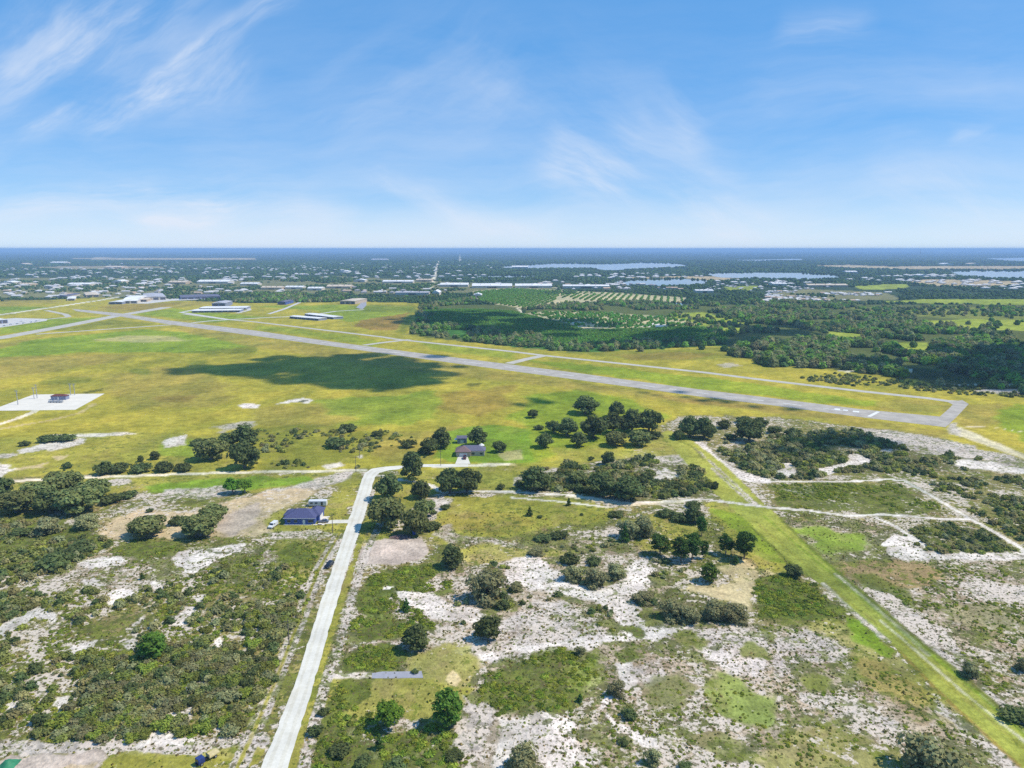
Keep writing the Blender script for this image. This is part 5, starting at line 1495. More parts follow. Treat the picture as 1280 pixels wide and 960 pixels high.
ORCH = [([(530, 387), (600, 387), (640, 389), (690, 401), (728, 411), (720, 432), (640, 430), (600, 408), (560, 406), (526, 398)], 1.05, 6.5, 3.6, 1.7, 1.0),
        ([(722, 413), (800, 411), (870, 408), (912, 420), (900, 431), (800, 431), (722, 430)], 1.05, 6.5, 3.8, 1.8, .94),
        ([(600, 377), (592, 365), (640, 361), (703, 364), (690, 379), (655, 385)], 1.35, 13, 6.5, 2.6, .95),
        ([(660, 392), (700, 389), (840, 396), (880, 408), (790, 410), (730, 411), (700, 402)], 1.05, 11, 7, 2.6, .7),
        ([(705, 364), (860, 372), (850, 379), (745, 377), (700, 372)], 1.35, 16, 9, 3.0, .6)]
OX = []; ORr = []
for poly, ang, dr, ds, rad, keep in ORCH:
    P = rows(poly, ang, dr, ds, .35)
    P = P[rf.random(len(P)) < keep]
    gap = fbm(P[:, 0], P[:, 1], 40, 77, 3)
    P = P[gap > (-.7 if keep > .9 else -.25)]
    OX.append(P); ORr.append(rad * rf.uniform(.8, 1.2, len(P)))
OX = np.concatenate(OX); ORr = np.concatenate(ORr)
od = np.argsort(-(ORr / np.hypot(OX[:, 0], OX[:, 1])))
CP_ = [light_data(np.random.default_rng(400 + i), c, 16, 1.0, .8, .85) for i, c in enumerate([C_CITR, alb(82, 130, 60), alb(100, 144, 68)])]
CM = [mesh_of('citrus_tree', light_data(np.random.default_rng(420 + i), c, 60, 1.0, .45, .8)) for i, c in enumerate([C_CITR, alb(82, 130, 60), alb(100, 144, 68)])]
for i in od[:285]:
    o = obj('citrus_tree', CM[int(rf.integers(0, 3))]); o.location = (OX[i, 0], OX[i, 1], 0); o.rotation_euler = (0, 0, rf.uniform(0, 6.28)); o.scale = (ORr[i],) * 3
    tag(o, 'round green citrus tree in the orchard rows beyond the taxiway', 'tree', 'citrus trees of the orchard rows')
rest = od[285:]
tag(merge('orchard', CP_, OX[rest], ORr[rest], rf, hue=.06, val=.12), 'dense citrus orchard in straight rows beyond the taxiway', kind='stuff')
print('orchard', len(OX))

# ------------------------------------------------------------------ the town and the wooded plain
HB = []            # houses: x, y, r
HG = np.random.default_rng(55)
TOWN = [([(-60, 372), (-60, 344), (120, 342), (260, 344), (420, 342), (520, 346), (600, 350), (640, 356), (600, 362), (500, 368), (420, 366), (300, 366), (130, 372)], 210),
        ([(0, 345), (0, 336), (300, 334), (500, 336), (620, 340), (600, 350), (420, 344), (120, 342)], 130),
        ([(955, 377), (960, 364), (1010, 361), (1110, 366), (1125, 374), (1060, 377)], 120),
        ([(640, 360), (700, 350), (780, 353), (860, 362), (700, 362)], 45),
        ([(880, 362), (890, 350), (1000, 352), (1060, 356), (1040, 361), (940, 364)], 50),
        ([(1060, 350), (1130, 346), (1280, 352), (1290, 362), (1190, 362), (1090, 357)], 45),
        ([(0, 334), (200, 328), (600, 328), (620, 336), (0, 336)], 60),
        ([(680, 345), (880, 340), (890, 346), (760, 349)], 40),
        ([(1070, 345), (1190, 343), (1200, 348), (1080, 350)], 30)]
for poly, n in TOWN:
    w = GP(poly); xs = [p[0] for p in w]; ys = [p[1] for p in w]
    k = 0
    # evenly in angle, so that near and far streets are both filled
    px = np.array(poly, float)
    tries = 0
    while k < n and tries < 6000:
        tries += 1
        a = HG.uniform(px[:, 0].min(), px[:, 0].max()); b = HG.uniform(px[:, 1].min(), px[:, 1].max())
        X, Y = G(a, b)
        if inside(np.array([X]), np.array([Y]), w)[0] and fbm(np.array([X]), np.array([Y]), 330, 66, 4)[0] > -.08:
            if any(abs(X - h[0]) < 16 and abs(Y - h[1]) < 16 for h in HB): continue
            HB.append((X, Y)); k += 1
M_HWALL = mat('pale_stucco', alb(226, 214, 196), .8, scale=.3)
M_HWALL2 = mat('tan_stucco', alb(214, 190, 160), .8, scale=.3)
M_ROOFW = mat('white_metal_roof', alb(226, 222, 218), .5, scale=.4)
M_ROOFG = mat('grey_shingle_roof', alb(168, 164, 166), .85, scale=.5)
M_ROOFT = mat('tan_shingle_roof', alb(206, 180, 156), .85, scale=.5)


def house_mesh(w, d, h, roof, wall, gable):
    b = MB(); b.box(-w / 2, w / 2, -d / 2, d / 2, 0, h, 0); b.hip(-w / 2, w / 2, -d / 2, d / 2, h + .003, d * .27, .5, 1, gable)
    return b.mesh('house', [wall, roof])


HM = [house_mesh(w, d, h, r, wl, g) for w, d, h, r, wl, g in [(19, 12, 2.6, M_ROOFW, M_HWALL, 0), (17, 12, 3.2, M_ROOFG, M_HWALL, 0), (22, 12, 3.4, M_ROOFT, M_HWALL2, 1), (26, 10, 3.2, M_ROOFW, M_HWALL, 1), (16, 11, 5.4, M_ROOFW, M_HWALL2, 0)]]
HB.sort(key=lambda h: math.hypot(*h) * (1 if abs(h[0]) < .73 * h[1] else 100))
for i, (X, Y) in enumerate(HB[:290]):
    o = obj('house', HM[int(HG.choice(5, p=[.32, .16, .14, .28, .10]))]); o.location = (X, Y, 0)
    o.rotation_euler = (0, 0, HG.choice([0, 0, 1.571, .3])); k = HG.uniform(.65, 1.02) * (.72 if X > 500 else 1); o.scale = (k, k, k)
    a, b = px_of(X, Y)
    if a > 940 and b > 358:
        tag(o, 'white roofed home in the settlement behind the eastern woods', 'house', 'homes of the settlement behind the woods')
    else:
        tag(o, 'pale roofed house among the trees of the distant town', 'house', 'houses of the distant town')
b = MB(); hs = MB()
for X, Y in HB[290:]:
    w, d = HG.uniform(14, 26), HG.uniform(10, 14)
    hs.box(X - w / 2, X + w / 2, Y - d / 2, Y + d / 2, 0, 3.5, 0); hs.hip(X - w / 2, X + w / 2, Y - d / 2, Y + d / 2, 3.503, 3.0, .5, 1)
if hs.v:
    o = hs.build('far_houses', [M_HWALL, M_ROOFW]); tag(o, 'countless far houses of the town, pale dots among the trees', kind='stuff')

# large buildings of the town: x0, x1, foot y, height m, depth m, roof, label
M_STW = mat('white_flat_roof', alb(248, 246, 244), .6, scale=.05)
M_STG = mat('grey_flat_roof', alb(190, 188, 194), .7, scale=.05)
M_STT = mat('beige_flat_roof', alb(222, 204, 180), .7, scale=.05)
BIG = [
    (0, 16, 355, 6, 45, 0, 'white flat roofed store at the western edge of the town'), (22, 38, 357.5, 6, 40, 2, 'beige flat roofed store near the western edge of the town'),
    (84, 112, 357.5, 6, 45, 0, 'long white store west of the airport hangars'), (56, 66, 361, 6, 35, 1, 'small grey store behind the western airport road'),
    (140, 152, 354, 7, 50, 0, 'white box store behind the dome roofed hangar'), (210, 232, 355, 6, 50, 2, 'beige box store behind the airport offices'),
    (246, 285, 354.5, 7, 60, 0, 'very long white store north of the T-hangars'), (300, 322, 357, 6, 40, 0, 'white store at the start of the shopping street'),
    (326, 352, 362, 6, 40, 2, 'beige store on the shopping street behind the wood'), (356, 378, 361.5, 6, 40, 0, 'white store beside the beige one on the shopping street'),
    (384, 402, 363, 6, 40, 0, 'white store in the middle of the shopping street'), (408, 438, 360.5, 6, 50, 2, 'broad beige store at the bend of the shopping street'),
    (442, 456, 352.5, 7, 45, 0, 'white block behind the bend of the shopping street'), (424, 436, 341, 7, 60, 0, 'white block alone in the far trees'),
    (478, 516, 354, 6, 45, 0, 'long white store west of the straight road'), (520, 540, 352, 6, 40, 2, 'beige store beside the straight road'),
    (540, 549, 369.5, 8, 60, 0, 'tall white building at the foot of the straight road'), (494, 536, 368.6, 6, 30, 1, 'long grey shed south of the shopping street'),
    (550, 585, 358.6, 7, 55, 0, 'large white store east of the straight road'), (590, 640, 360.2, 7, 70, 0, 'largest white store of the eastern shopping strip'),
    (644, 690, 360, 7, 60, 0, 'wide white store at the end of the eastern shopping strip'), (704, 762, 360.4, 7, 40, 0, 'long low white warehouse near the orchard'),
    (592, 602, 371.5, 6, 40, 0, 'white packing house at the corner of the orchard'), (640, 660, 335.5, 9, 80, 0, 'big white building on the lake shore far away'),
    (464, 484, 325.6, 9, 100, 1, 'pale building on the far plain near the horizon'), (1010, 1060, 358.8, 6, 40, 2, 'long beige building north of the eastern settlement'),
    (870, 892, 366, 6, 30, 0, 'white building by the clearing behind the woods'), (1058, 1072, 341.5, 7, 50, 0, 'white building beside the middle lake'),
    (1150, 1160, 346, 7, 50, 0, 'white building west of the eastern lake'), (966, 984, 357, 6, 40, 0, 'white hall at the west of the eastern settlement'),
    (20, 32, 331.5, 8, 80, 2, 'beige plant on the far western plain'), (130, 152, 335.6, 8, 80, 2, 'second beige plant on the far western plain'),
    (62, 80, 329.5, 8, 90, 0, 'white plant on the far western plain'), (1180, 1192, 331.6, 9, 80, 0, 'white building on the far eastern plain'), (1214, 1226, 331.5, 9, 80, 2, 'beige building on the far eastern plain'),
]
for x0, x1, y, h, dep, rf_, lab in BIG:
    (ax, ay), (bx, by) = G(x0, y), G(x1, y)
    w = bx - ax
    e = empty('store_building', ((ax + bx) / 2, ay, 0))
    m = MB(); m.box(-w / 2, w / 2, 0, dep, 0, h)
    m.build('wall', [M_HWALL, M_HWALL, M_HWALL2][rf_], e)
    m = MB(); m.hip(-w / 2, w / 2, 0, dep, h + .003, dep * .09, .4, 0, True)
    for q in range(3): m.box(-w * .3 + q * w * .25, -w * .3 + q * w * .25 + 2.4, dep * .2, dep * .2 + 2.4, h + .1, h + dep * .04 + 2)
    m.build('roof', [M_STW, M_STG, M_STT][rf_], e)
    m = MB(); m.box(-w * .12, w * .12, -.12, -.003, .3, h * .55); m.build('glass_front', mat('dark_glass', (.03, .04, .05), .2), e)
    tag(e, lab, 'store')

# tree cover of the plain: crowns grow with distance into clumps of canopy
TC = np.random.default_rng(77)
def dome_proto(rng, rgb):
    vs = [(0, 0, 1.05)]; seg = 6
    for k, (r, z) in enumerate(((.62, .86), (1.0, .38), (.9, -.1))):
        for i in range(seg):
            t = 6.283 * (i + .5 * k) / seg; q = rng.uniform(.8, 1.2)
            vs.append((r * q * math.cos(t), r * q * math.sin(t), z * rng.uniform(.85, 1.15)))
    tr = [(0, 1 + i, 1 + (i + 1) % seg) for i in range(seg)]; qd = []
    for k in range(2):
        for i in range(seg):
            a = 1 + k * seg + i; b_ = 1 + k * seg + (i + 1) % seg
            qd.append((a, a + seg, b_ + seg, b_))
    v = np.array(vs); k = rng.uniform(.7, 1.3, len(v))
    return v, np.array(qd), np.array(tr), rgb[None] * k[:, None]


n = 62000
d0, d1 = 1560.0, 7500.0
dd = d0 * (d1 / d0) ** TC.random(n)
aa = TC.uniform(-.80, .80, n)
PX = np.stack([np.tan(aa) * dd, dd], 1)
rad = np.clip(dd / 480, 3.6, 13) * TC.uniform(.7, 1.2, n)
dens = fbm(PX[:, 0], PX[:, 1], 420, 88, 4) + .35 * fbm(PX[:, 0], PX[:, 1], 130, 89, 3)
ok = dens > -.30
pyy = 480 - F * (PX[:, 1] * SP - H * CP) / (PX[:, 1] * CP + H * SP); pxx = 640 + F * PX[:, 0] / (PX[:, 1] * CP + H * SP)
belt = ((pyy > 343) & (pyy < 368) & (pxx < 720)) | ((pyy > 360) & (pyy < 376) & (pxx > 950) & (pxx < 1120))
ok &= ~belt | (dens > -.06)
c, _ = paint(PX[:, 0], PX[:, 1])
ok &= (c.sum(1) < .36) | belt
for w, lk in zip(LAKEW, LAKES):
    far_m = MPP(lk[0][1])
    ok &= ~(inside(PX[:, 0], PX[:, 1], w) | (seg_dist(PX[:, 0], PX[:, 1], w, True) < rad))
hb = np.array(HB)
# keep a gap in front of and around houses and stores
cellset = {}
for i, (X, Y) in enumerate(HB): cellset.setdefault((int(X // 60), int(Y // 120)), []).append((X, Y, 13, 70))
for x0, x1, y, h, dep, rf_, lab in BIG:
    (ax, ay), (bx, by) = G(x0, y), G(x1, y)
    for q in np.arange(ax, bx + 30, 30):
        for r_ in np.arange(ay - 120, ay + dep + 60, 60): cellset.setdefault((int(q // 60), int(r_ // 120)), []).append(((ax + bx) / 2, ay + dep * .5, (bx - ax) / 2 + 6, dep * .5 + 120))
for i in np.nonzero(ok)[0]:
    X, Y = PX[i]; r = rad[i]
    ci, cj = int(X // 60), int(Y // 120)
    for a in (-1, 0, 1):
        for b_ in (-1, 0, 1):
            for (hx, hy, hw, hd) in cellset.get((ci + a, cj + b_), ()):
                if abs(X - hx) < hw + r and -hd < Y - hy < 13 + (hd if hw > 20 else 0) * .0 + r:
                    ok[i] = False
rz = rad * np.where(rad > 7, .75, 1.05)
o = merge('wooded_plain', [dome_proto(np.random.default_rng(500 + i), c) for i, c in enumerate([alb(52, 74, 50), alb(60, 82, 52), alb(46, 66, 46), alb(76, 94, 56)])], PX[ok], rad[ok], TC, hue=.10, val=.28, sz=np.minimum(rz[ok], 8.5))
tag(o, 'far off tree cover of the plain and town, one dark green mass', kind='stuff')
print('plain', ok.sum(), 'houses', len(HB))
# ------------------------------------------------------------------ houses, vehicles, masts and poles near by
M_BLUE = mat('blue_painted_wall', alb(86, 108, 178), .7, scale=1.2)
M_SLATE = mat('slate_blue_shingles', alb(86, 90, 128), .85, scale=2.5, var=.2)
M_BROWNR = mat('brown_shingles', alb(136, 112, 112), .85, scale=2.5, var=.2)
M_GREYR = mat('grey_shingles', alb(112, 112, 132), .85, scale=2.5, var=.2)
M_TRIM = mat('white_trim', alb(242, 242, 242), .5)
M_GLASS = mat('window_glass', (.03, .04, .05), .12, spec=.6)
M_WHITEP = mat('white_car_paint', alb(240, 240, 242), .3, spec=.5, var=.03)
M_BLACKP = mat('black_car_paint', (.012, .012, .016), .25, spec=.5, var=.05)
M_GREYP = mat('silver_car_paint', alb(150, 154, 168), .3, metal=.4, var=.04)
M_REDP = mat('dark_red_car_paint', (.09, .02, .02), .3, spec=.5, var=.05)
M_TYRE = mat('tyre_rubber', (.018, .018, .018), .9)
M_STEEL = mat('galvanised_steel', alb(196, 198, 202), .45, metal=.5, var=.08)
M_WOODP = mat('weathered_pole_wood', (.17, .14, .11), .9, scale=4)
M_BTOILET = mat('blue_plastic', alb(60, 92, 190), .5)
M_TANM = mat('tan_paint', alb(226, 206, 152), .6)
M_BLUEP = mat('blue_paint', alb(52, 70, 130), .4)
M_GREENT = mat('green_tarpaulin', alb(60, 140, 100), .6)
M_RUST = mat('rust_red_roof', alb(120, 70, 66), .8, var=.2)
M_BEIGEW = mat('beige_wall', alb(206, 188, 168), .8)
M_GREYW = mat('grey_blue_wall', alb(150, 158, 184), .8)

# the blue house
hx, hy = G(376, 655.5)
e = empty('blue_house', (hx, hy, 0))
m = MB(); m.box(-7.0, 6.2, 0, 9.5, 0, 2.9); m.box(6.203, 7.4, 3.0, 11.5, 0, 2.9); m.box(-8.2, -7.003, 3.5, 9, 0, 2.9)
w_ = m.build('wall', M_BLUE, e)
for x, wd in ((-5.2, 1.4), (-2.2, 1.4), (4.4, 2.2)):
    m = MB(); m.box(x - wd / 2, x + wd / 2, -.05, -.005, .9, 2.1); wi = m.build('window', M_GLASS, e)
    m = MB(); m.box(x - wd / 2 - .1, x + wd / 2 + .1, -.09, -.053, 2.1, 2.2); m.box(x - wd / 2 - .1, x + wd / 2 + .1, -.09, -.053, .8, .9); m.build('frame', M_TRIM, wi)
m = MB(); m.box(.9, 2.0, -.06, -.006, .05, 2.15); d_ = m.build('door', M_TRIM, e)
m = MB(); m.box(1.8, 1.9, -.12, -.062, 1.0, 1.12); m.build('handle', M_STEEL, d_)
m = MB(); m.box(7.403, 7.46, 4.4, 9.4, .05, 2.3); m.build('garage_door', M_TRIM, e)
m = MB(); m.hip(-7.0, 6.2, 0, 9.5, 2.903, 2.9, .55); m.hip(2.2, 7.4, 3.6, 12.6, 2.906, 2.2, .5); m.hip(-8.3, -3, 3.4, 9.3, 2.909, 2.0, .4)
rf1 = m.build('roof', M_SLATE, e)
m = MB(); m.box(-7.62, 6.82, -.66, -.553, 2.86, 3.03); m.build('gutter', M_TRIM, rf1)
m = MB(); m.box(-7.4, 9.4, -.9, -.05, .0, .10); m.box(7.5, 10.5, -.9, 9.5, 0, .10); m.build('patio', M_CONC, e)
tag(e, 'blue walled house with a dark slate hip roof beside the white road', 'house')

# the brown roofed house
gx, gy = G(579, 571)
e = empty('brown_roofed_house', (gx, gy, 0))
m = MB(); m.box(-4.2, 4.0, 0, 9, 0, 2.9); m.box(4.003, 12.4, 1.6, 9.4, 0, 2.8); m.build('wall', M_BEIGEW, e)
m = MB(); m.hip(-4.2, 4.0, 0, 8.6, 2.903, 2.6, .6); r1 = m.build('roof', M_BROWNR, e)
m = MB(); m.hip(-3.6, 12.4, 2.4, 9.8, 2.906, 2.5, .6); r2 = m.build('roof', M_GREYR, e); r2['label'] = 'grey shingle roof of the long wing'
m = MB()
for i in range(4): m.box(5.4 + i * 1.25, 6.5 + i * 1.25, 3.5, 4.7, 3.9, 4.0)
sp = m.build('solar_panel', M_STEEL, r2)
sp.rotation_euler = (0, 0, 0)
m = MB(); m.box(-2.2, 2.4, -.05, -.005, .05, 2.2); m.build('garage_door', M_TRIM, e)
for x in (5.8, 10.6):
    m = MB(); m.box(x - .8, x + .8, 1.54, 1.595, .9, 2.1); m.build('window', M_GLASS, e)
tag(e, 'house with a brown garage roof and grey main roof by the white side road', 'house')

sx, sy = G(577.5, 554.5)
e = empty('shed', (sx, sy, 0), .05)
m = MB(); m.box(-3.0, 3.0, 0, 4.5, 0, 3.2); m.build('wall', M_GREYW, e)
m = MB(); m.hip(-3.0, 3.0, 0, 4.5, 3.203, 1.5, .35, 0, True); m.build('roof', M_GREYR, e)
m = MB(); m.box(-1.0, 1.0, -.05, -.005, .05, 2.3); m.build('door', M_TRIM, e)
m = MB(); m.box(-4.6, -3.05, .2, 4.2, 2.3, 2.42); m.box(-4.5, -4.4, .3, .4, 0, 2.3); m.box(-4.5, -4.4, 4.0, 4.1, 0, 2.3); m.build('lean_to', M_TRIM, e)
tag(e, 'small blue-grey shed behind the brown roofed house', 'shed')

cx, cy = G(602, 560.5)
e = empty('gazebo', (cx, cy, 0))
m = MB(); m.tube((0, 0, 2.1), (0, 0, 3.3), 1.9, .08, 10); m.build('canopy', M_TRIM, e)
for i in range(4):
    a = .785 + i * 1.571; m = MB(); m.tube((1.5 * math.cos(a), 1.5 * math.sin(a), 0), (1.5 * math.cos(a), 1.5 * math.sin(a), 2.2), .06, .06, 6); m.build('post', M_TRIM, e)
tag(e, 'white round garden canopy behind the brown roofed house', 'gazebo')


def wheel(parent, x, y, r=.34, w=.22):
    m = MB(); m.tube((x, y - w / 2, r), (x, y + w / 2, r), r, r, 14); t = m.build('wheel', M_TYRE, parent)
    m = MB(); s = 1 if y > 0 else -1
    m.tube((x, y + s * (w / 2 + .003), r), (x, y + s * (w / 2 + .02), r), r * .58, r * .5, 12); m.build('rim', M_STEEL, t)


def car(name, x, y, rz, paint_m, label, cat='car', kind='sedan', z=.06):
    X, Y = G(x, y)
    e = empty(name, (X, Y, z), rz)
    if kind == 'sedan':
        L, W = 4.6, 1.8
        prof = [(-2.3, .35), (-2.3, .78), (-1.6, .92), (-.75, .98), (1.1, .98), (2.2, .9), (2.3, .6), (2.3, .35)]
        cab = [(-1.0, .98), (-.35, 1.42), (.85, 1.44), (1.65, .98)]
    elif kind == 'suv':
        L, W = 4.8, 1.95
        prof = [(-2.4, .4), (-2.4, .9), (-1.5, 1.08), (-.9, 1.12), (2.3, 1.12), (2.4, .9), (2.4, .4)]
        cab = [(-1.05, 1.12), (-.4, 1.72), (1.9, 1.74), (2.3, 1.12)]
    elif kind == 'van':
        L, W = 5.4, 2.0
        prof = [(-2.7, .4), (-2.7, 1.0), (-2.0, 1.2), (-1.35, 1.3), (-.85, 2.05), (2.6, 2.1), (2.7, 1.9), (2.7, .4)]
        cab = None
    def sw(p, w, inset=0.0):
        n = len(p); A = [(a, -w / 2 + (inset if b > 1.3 else 0), b) for a, b in p] + [(a, w / 2 - (inset if b > 1.3 else 0), b) for a, b in p]
        return A, [(i, (i + 1) % n, n + (i + 1) % n, n + i) for i in range(n)] + [tuple(range(n))[::-1], tuple(range(n, 2 * n))]
    m = MB(); m.add(*sw(prof, W)); m.build('body', paint_m, e, bevel=.07)
    if cab:
        m = MB(); m.add(*sw(cab, W - .16, .12)); m.build('window', M_GLASS, e, bevel=.05)
        p2 = [(a, b) for a, b in cab]; t0, t1 = p2[1], p2[2]
        m = MB(); m.box(t0[0] + .08, t1[0] - .05, -W / 2 + .2, W / 2 - .2, max(t0[1], t1[1]) - .01, max(t0[1], t1[1]) + .05); m.build('roof', paint_m, e, bevel=.02)
    else:
        m = MB(); m.add([(-1.40, -.85, 1.33), (-1.40, .85, 1.33), (-.95, .82, 2.0), (-.95, -.82, 2.0)], [(0, 1, 2, 3)]); m.box(-.8, .1, -1.006, -1.001, 1.35, 1.9); m.box(-.8, .1, 1.001, 1.006, 1.35, 1.9)
        for v in range(4): m.v[v] = (m.v[v][0] - .06, m.v[v][1], m.v[v][2] + .02)
        m.build('window', M_GLASS, e)
    for s in (-1, 1):
        m = MB(); m.box(-L / 2 - .03, -L / 2 + .04, s * W * .36 - .18, s * W * .36 + .18, .62, .8); m.build('headlight', M_STEEL, e)
        m = MB(); m.box(L / 2 - .04, L / 2 + .03, s * W * .38 - .12, s * W * .38 + .12, .66, .85); m.build('tail_light', M_REDP, e)
        for q in (-L * .31, L * .30): wheel(e, q, s * (W / 2 - .1))
    tag(e, label, cat); return e


car('parked_car', 404.5, 653, .1, M_GREYP, 'silver car on the driveway of the blue house')
car('parked_car', 411.5, 708, -1.83 + math.pi, M_BLACKP, 'black car parked on the verge of the white road', kind='suv', z=.0)
car('parked_van', 341.5, 658.5, 1.35, M_WHITEP, 'white van on the grass west of the blue house', 'van', 'van', z=.0)
car('parked_car', 580.8, 573.4, 1.571, M_REDP, 'dark red car on the driveway of the brown roofed house', kind='suv', z=.08)

# travel trailer
X, Y = G(397, 633.5)
e = empty('travel_trailer', (X, Y, 0), .02)
m = MB(); m.prism([(0, .5), (0, 2.7), (.2, 2.95), (2.3, 2.95), (2.5, 2.7), (2.5, .5)], -4.2, 4.2); m.build('body', M_WHITEP, e, bevel=.08)
m = MB(); m.box(1.6, 2.5, -.05, -.004, .7, 2.5); m.build('door', M_GLASS, e)
for x in (-2.8, -.6):
    m = MB(); m.box(x - .6, x + .6, -.05, -.004, 1.5, 2.2); m.build('window', M_GLASS, e)
m = MB(); m.box(-5.4, -4.205, 1.1, 1.4, .45, .6); m.build('hitch', M_STEEL, e)
for x in (-.5, .5):
    for y in (.1, 2.4): wheel(e, x, y)
tag(e, 'grey-white travel trailer parked behind the blue house', 'trailer')

# vehicle at the lower edge: a tan bed on a dark chassis with a blue cab
X, Y = G(259.5, 950)
e = empty('flatbed_truck', (X, Y, 0), math.radians(52))
m = MB(); m.box(.1, 2.7, -.9, .9, .75, 1.15); m.box(.1, .2, -.9, .9, 1.153, 1.7); m.build('cargo_bed', M_TANM, e, bevel=.03)
m = MB(); m.box(-2.9, 2.6, -.45, .45, .45, .72); m.build('chassis', M_BLACKP, e)
m = MB(); m.prism([(-.85, .5), (-.85, 1.2), (-.75, 1.9), (.75, 1.9), (.85, 1.2), (.85, .5)], -2.6, -1.0); m.build('cab', M_BLUEP, e, bevel=.08)
m = MB(); m.box(-2.66, -2.605, -.68, .68, 1.25, 1.8); m.build('window', M_GLASS, e)
for x in (-1.9, 1.6):
    for y in (-.85, .85): wheel(e, x, y, .4, .25)
tag(e, 'small truck with a tan bed and blue cab at the lower picture edge', 'truck')

# green tarpaulin heap
X, Y = G(10, 957)
rq = np.random.default_rng(3)
n = 14
gx_, gy_ = np.meshgrid(np.linspace(-2, 2, n), np.linspace(-2, 2, n))
zz = np.maximum(0.02, 1.5 * np.exp(-(gx_ ** 2 + gy_ ** 2) / 1.6) + .45 * fbm(gx_.ravel() * 1.0, gy_.ravel(), 1.1, 4, 3).reshape(n, n))
iq = np.arange(n * n).reshape(n, n)
o = obj('tarpaulin', np_mesh('tarpaulin', np.stack([gx_.ravel(), gy_.ravel(), zz.ravel()], 1), np.stack([iq[:-1, :-1], iq[:-1, 1:], iq[1:, 1:], iq[1:, :-1]], -1).reshape(-1, 4), mats=[M_GREENT]))
o.location = (X, Y, 0); tag(o, 'crumpled green tarpaulin at the corner of the lower clearing', 'tarpaulin')

# blue portable toilet and brush heap
X, Y = G(517.5, 668)
e = empty('portable_toilet', (X, Y, 0), .2)
m = MB(); m.box(-.6, .6, -.6, .6, .08, 2.2); m.build('cabin', M_BTOILET, e, bevel=.06)
m = MB(); m.prism([(-.66, 2.203), (-.66, 2.3), (0, 2.5), (.66, 2.3), (.66, 2.203)], -.66, .66); m.build('roof', M_TRIM, e)
m = MB(); m.box(-.42, .42, -.64, -.605, .15, 2.0); m.build('door', M_BTOILET, e)
tag(e, 'blue portable toilet under the live oaks above the gravel pad', 'portable toilet')
X, Y = G(501, 672)
m = MB()
for i in range(170):
    a = rq.uniform(0, 6.28); d = math.sqrt(rq.random()); x, y = 4.2 * d * math.cos(a), 1.8 * d * math.sin(a); z = rq.uniform(.05, 1.0) * (1.1 - d)
    t = rq.uniform(0, 3.14); L = rq.uniform(.5, 1.4)
    m.tube((x - L * math.cos(t), y - L * math.sin(t), z + .05), (x + L * math.cos(t), y + L * math.sin(t), z + rq.uniform(.05, .5)), .10, .05, 5)
o = m.build('brush_heap', mat('dry_cut_branches', alb(150, 124, 120), .9, var=.35, scale=.8)); o.location = (X, Y, 0)
tag(o, 'heap of cut dry branches at the edge of the gravel pad', 'brush heap')


def pole(x, y, h, label, rz=0.0):
    X, Y = G(x, y)
    e = empty('utility_pole', (X, Y, 0), rz)
    m = MB(); m.tube((0, 0, -.3), (0, 0, h), .17, .11, 8); m.build('shaft', M_WOODP, e)
    m = MB(); m.box(-1.1, 1.1, -.19, -.115, h - .9, h - .76); m.build('crossarm', M_WOODP, e)
    for q in (-.95, 0, .95):
        m = MB(); m.tube((q, -.15, h - .757), (q, -.15, h - .55), .05, .04, 6); m.build('insulator', M_STEEL, e)
    tag(e, label, 'utility pole')


pole(416, 666, 8.8, 'wooden utility pole by the driveway of the blue house', .3)
pole(361.5, 806, 8.8, 'wooden utility pole west of the lower white road', .3)
pole(445, 590, 9.2, 'wooden utility pole at the junction of the dirt road', .2)
pole(551, 582, 9.0, 'wooden utility pole beside the road west of the brown roofed house', .1)
pole(449.5, 572, 8.5, 'wooden utility pole in the field above the road junction', .2)

# the walled-off transmitter pad
for x, y, h, lab in [(22.5, 506, 11.5, 'white antenna mast at the west corner of the concrete pad'), (46.5, 498, 11.5, 'taller antenna mast of the close pair on the west rim of the pad'),
                     (42.8, 498.6, 9.5, 'shorter antenna mast of the close pair on the west rim of the pad'), (88.5, 493.5, 9.5, 'first antenna mast at the back rim of the concrete pad'), (93.5, 493.8, 9.5, 'antenna mast nearest the pad corner on the back rim')]:
    X, Y = G(x, y)
    e = empty('antenna_mast', (X, Y, .06))
    m = MB(); m.tube((0, 0, 0), (0, 0, h), .30, .22, 8); m.build('shaft', M_STEEL, e)
    m = MB(); m.box(-1.3, 1.3, -.06, .06, h - 1.2, h - 1.02); m.box(-.9, .9, -.05, .05, h - 2.3, h - 2.15)
    for q in (-1.25, -.6, .6, 1.25): m.box(q - .06, q + .06, -.06, .06, h - 1.017, h + .3)
    m.build('antenna', M_STEEL, e); tag(e, lab, 'antenna mast')
X, Y = G(73, 500)
e = empty('equipment_building', (X, Y, .065))
m = MB(); m.box(-6, 6, 0, 5, 0, 3); m.build('wall', M_GREYW, e)
m = MB(); m.hip(-6, 6, 0, 5, 3.003, 1.4, .4); m.build('roof', M_RUST, e)
m = MB(); m.box(-.6, .6, -.05, -.005, .05, 2.1); m.build('door', M_TRIM, e)
tag(e, 'equipment building with a dark red roof on the white concrete pad', 'building')
X, Y = G(69, 503.8)
e = empty('generator', (X, Y, .065))
m = MB()
for i in range(5): m.box(-5.5 + i * 2.3, -3.8 + i * 2.3, 0, 2, 0, 1.7 + .25 * (i % 2))
m.build('cabinet', M_STEEL, e)
m = MB(); m.tube((-1, 1, 1.9), (-1, 1, 4.5), .12, .1, 6); m.tube((2, 1, 1.9), (2, 1, 5.5), .08, .06, 6); m.build('exhaust_pipe', M_STEEL, e)
tag(e, 'row of grey equipment cabinets in front of the red roofed pad building', 'equipment')


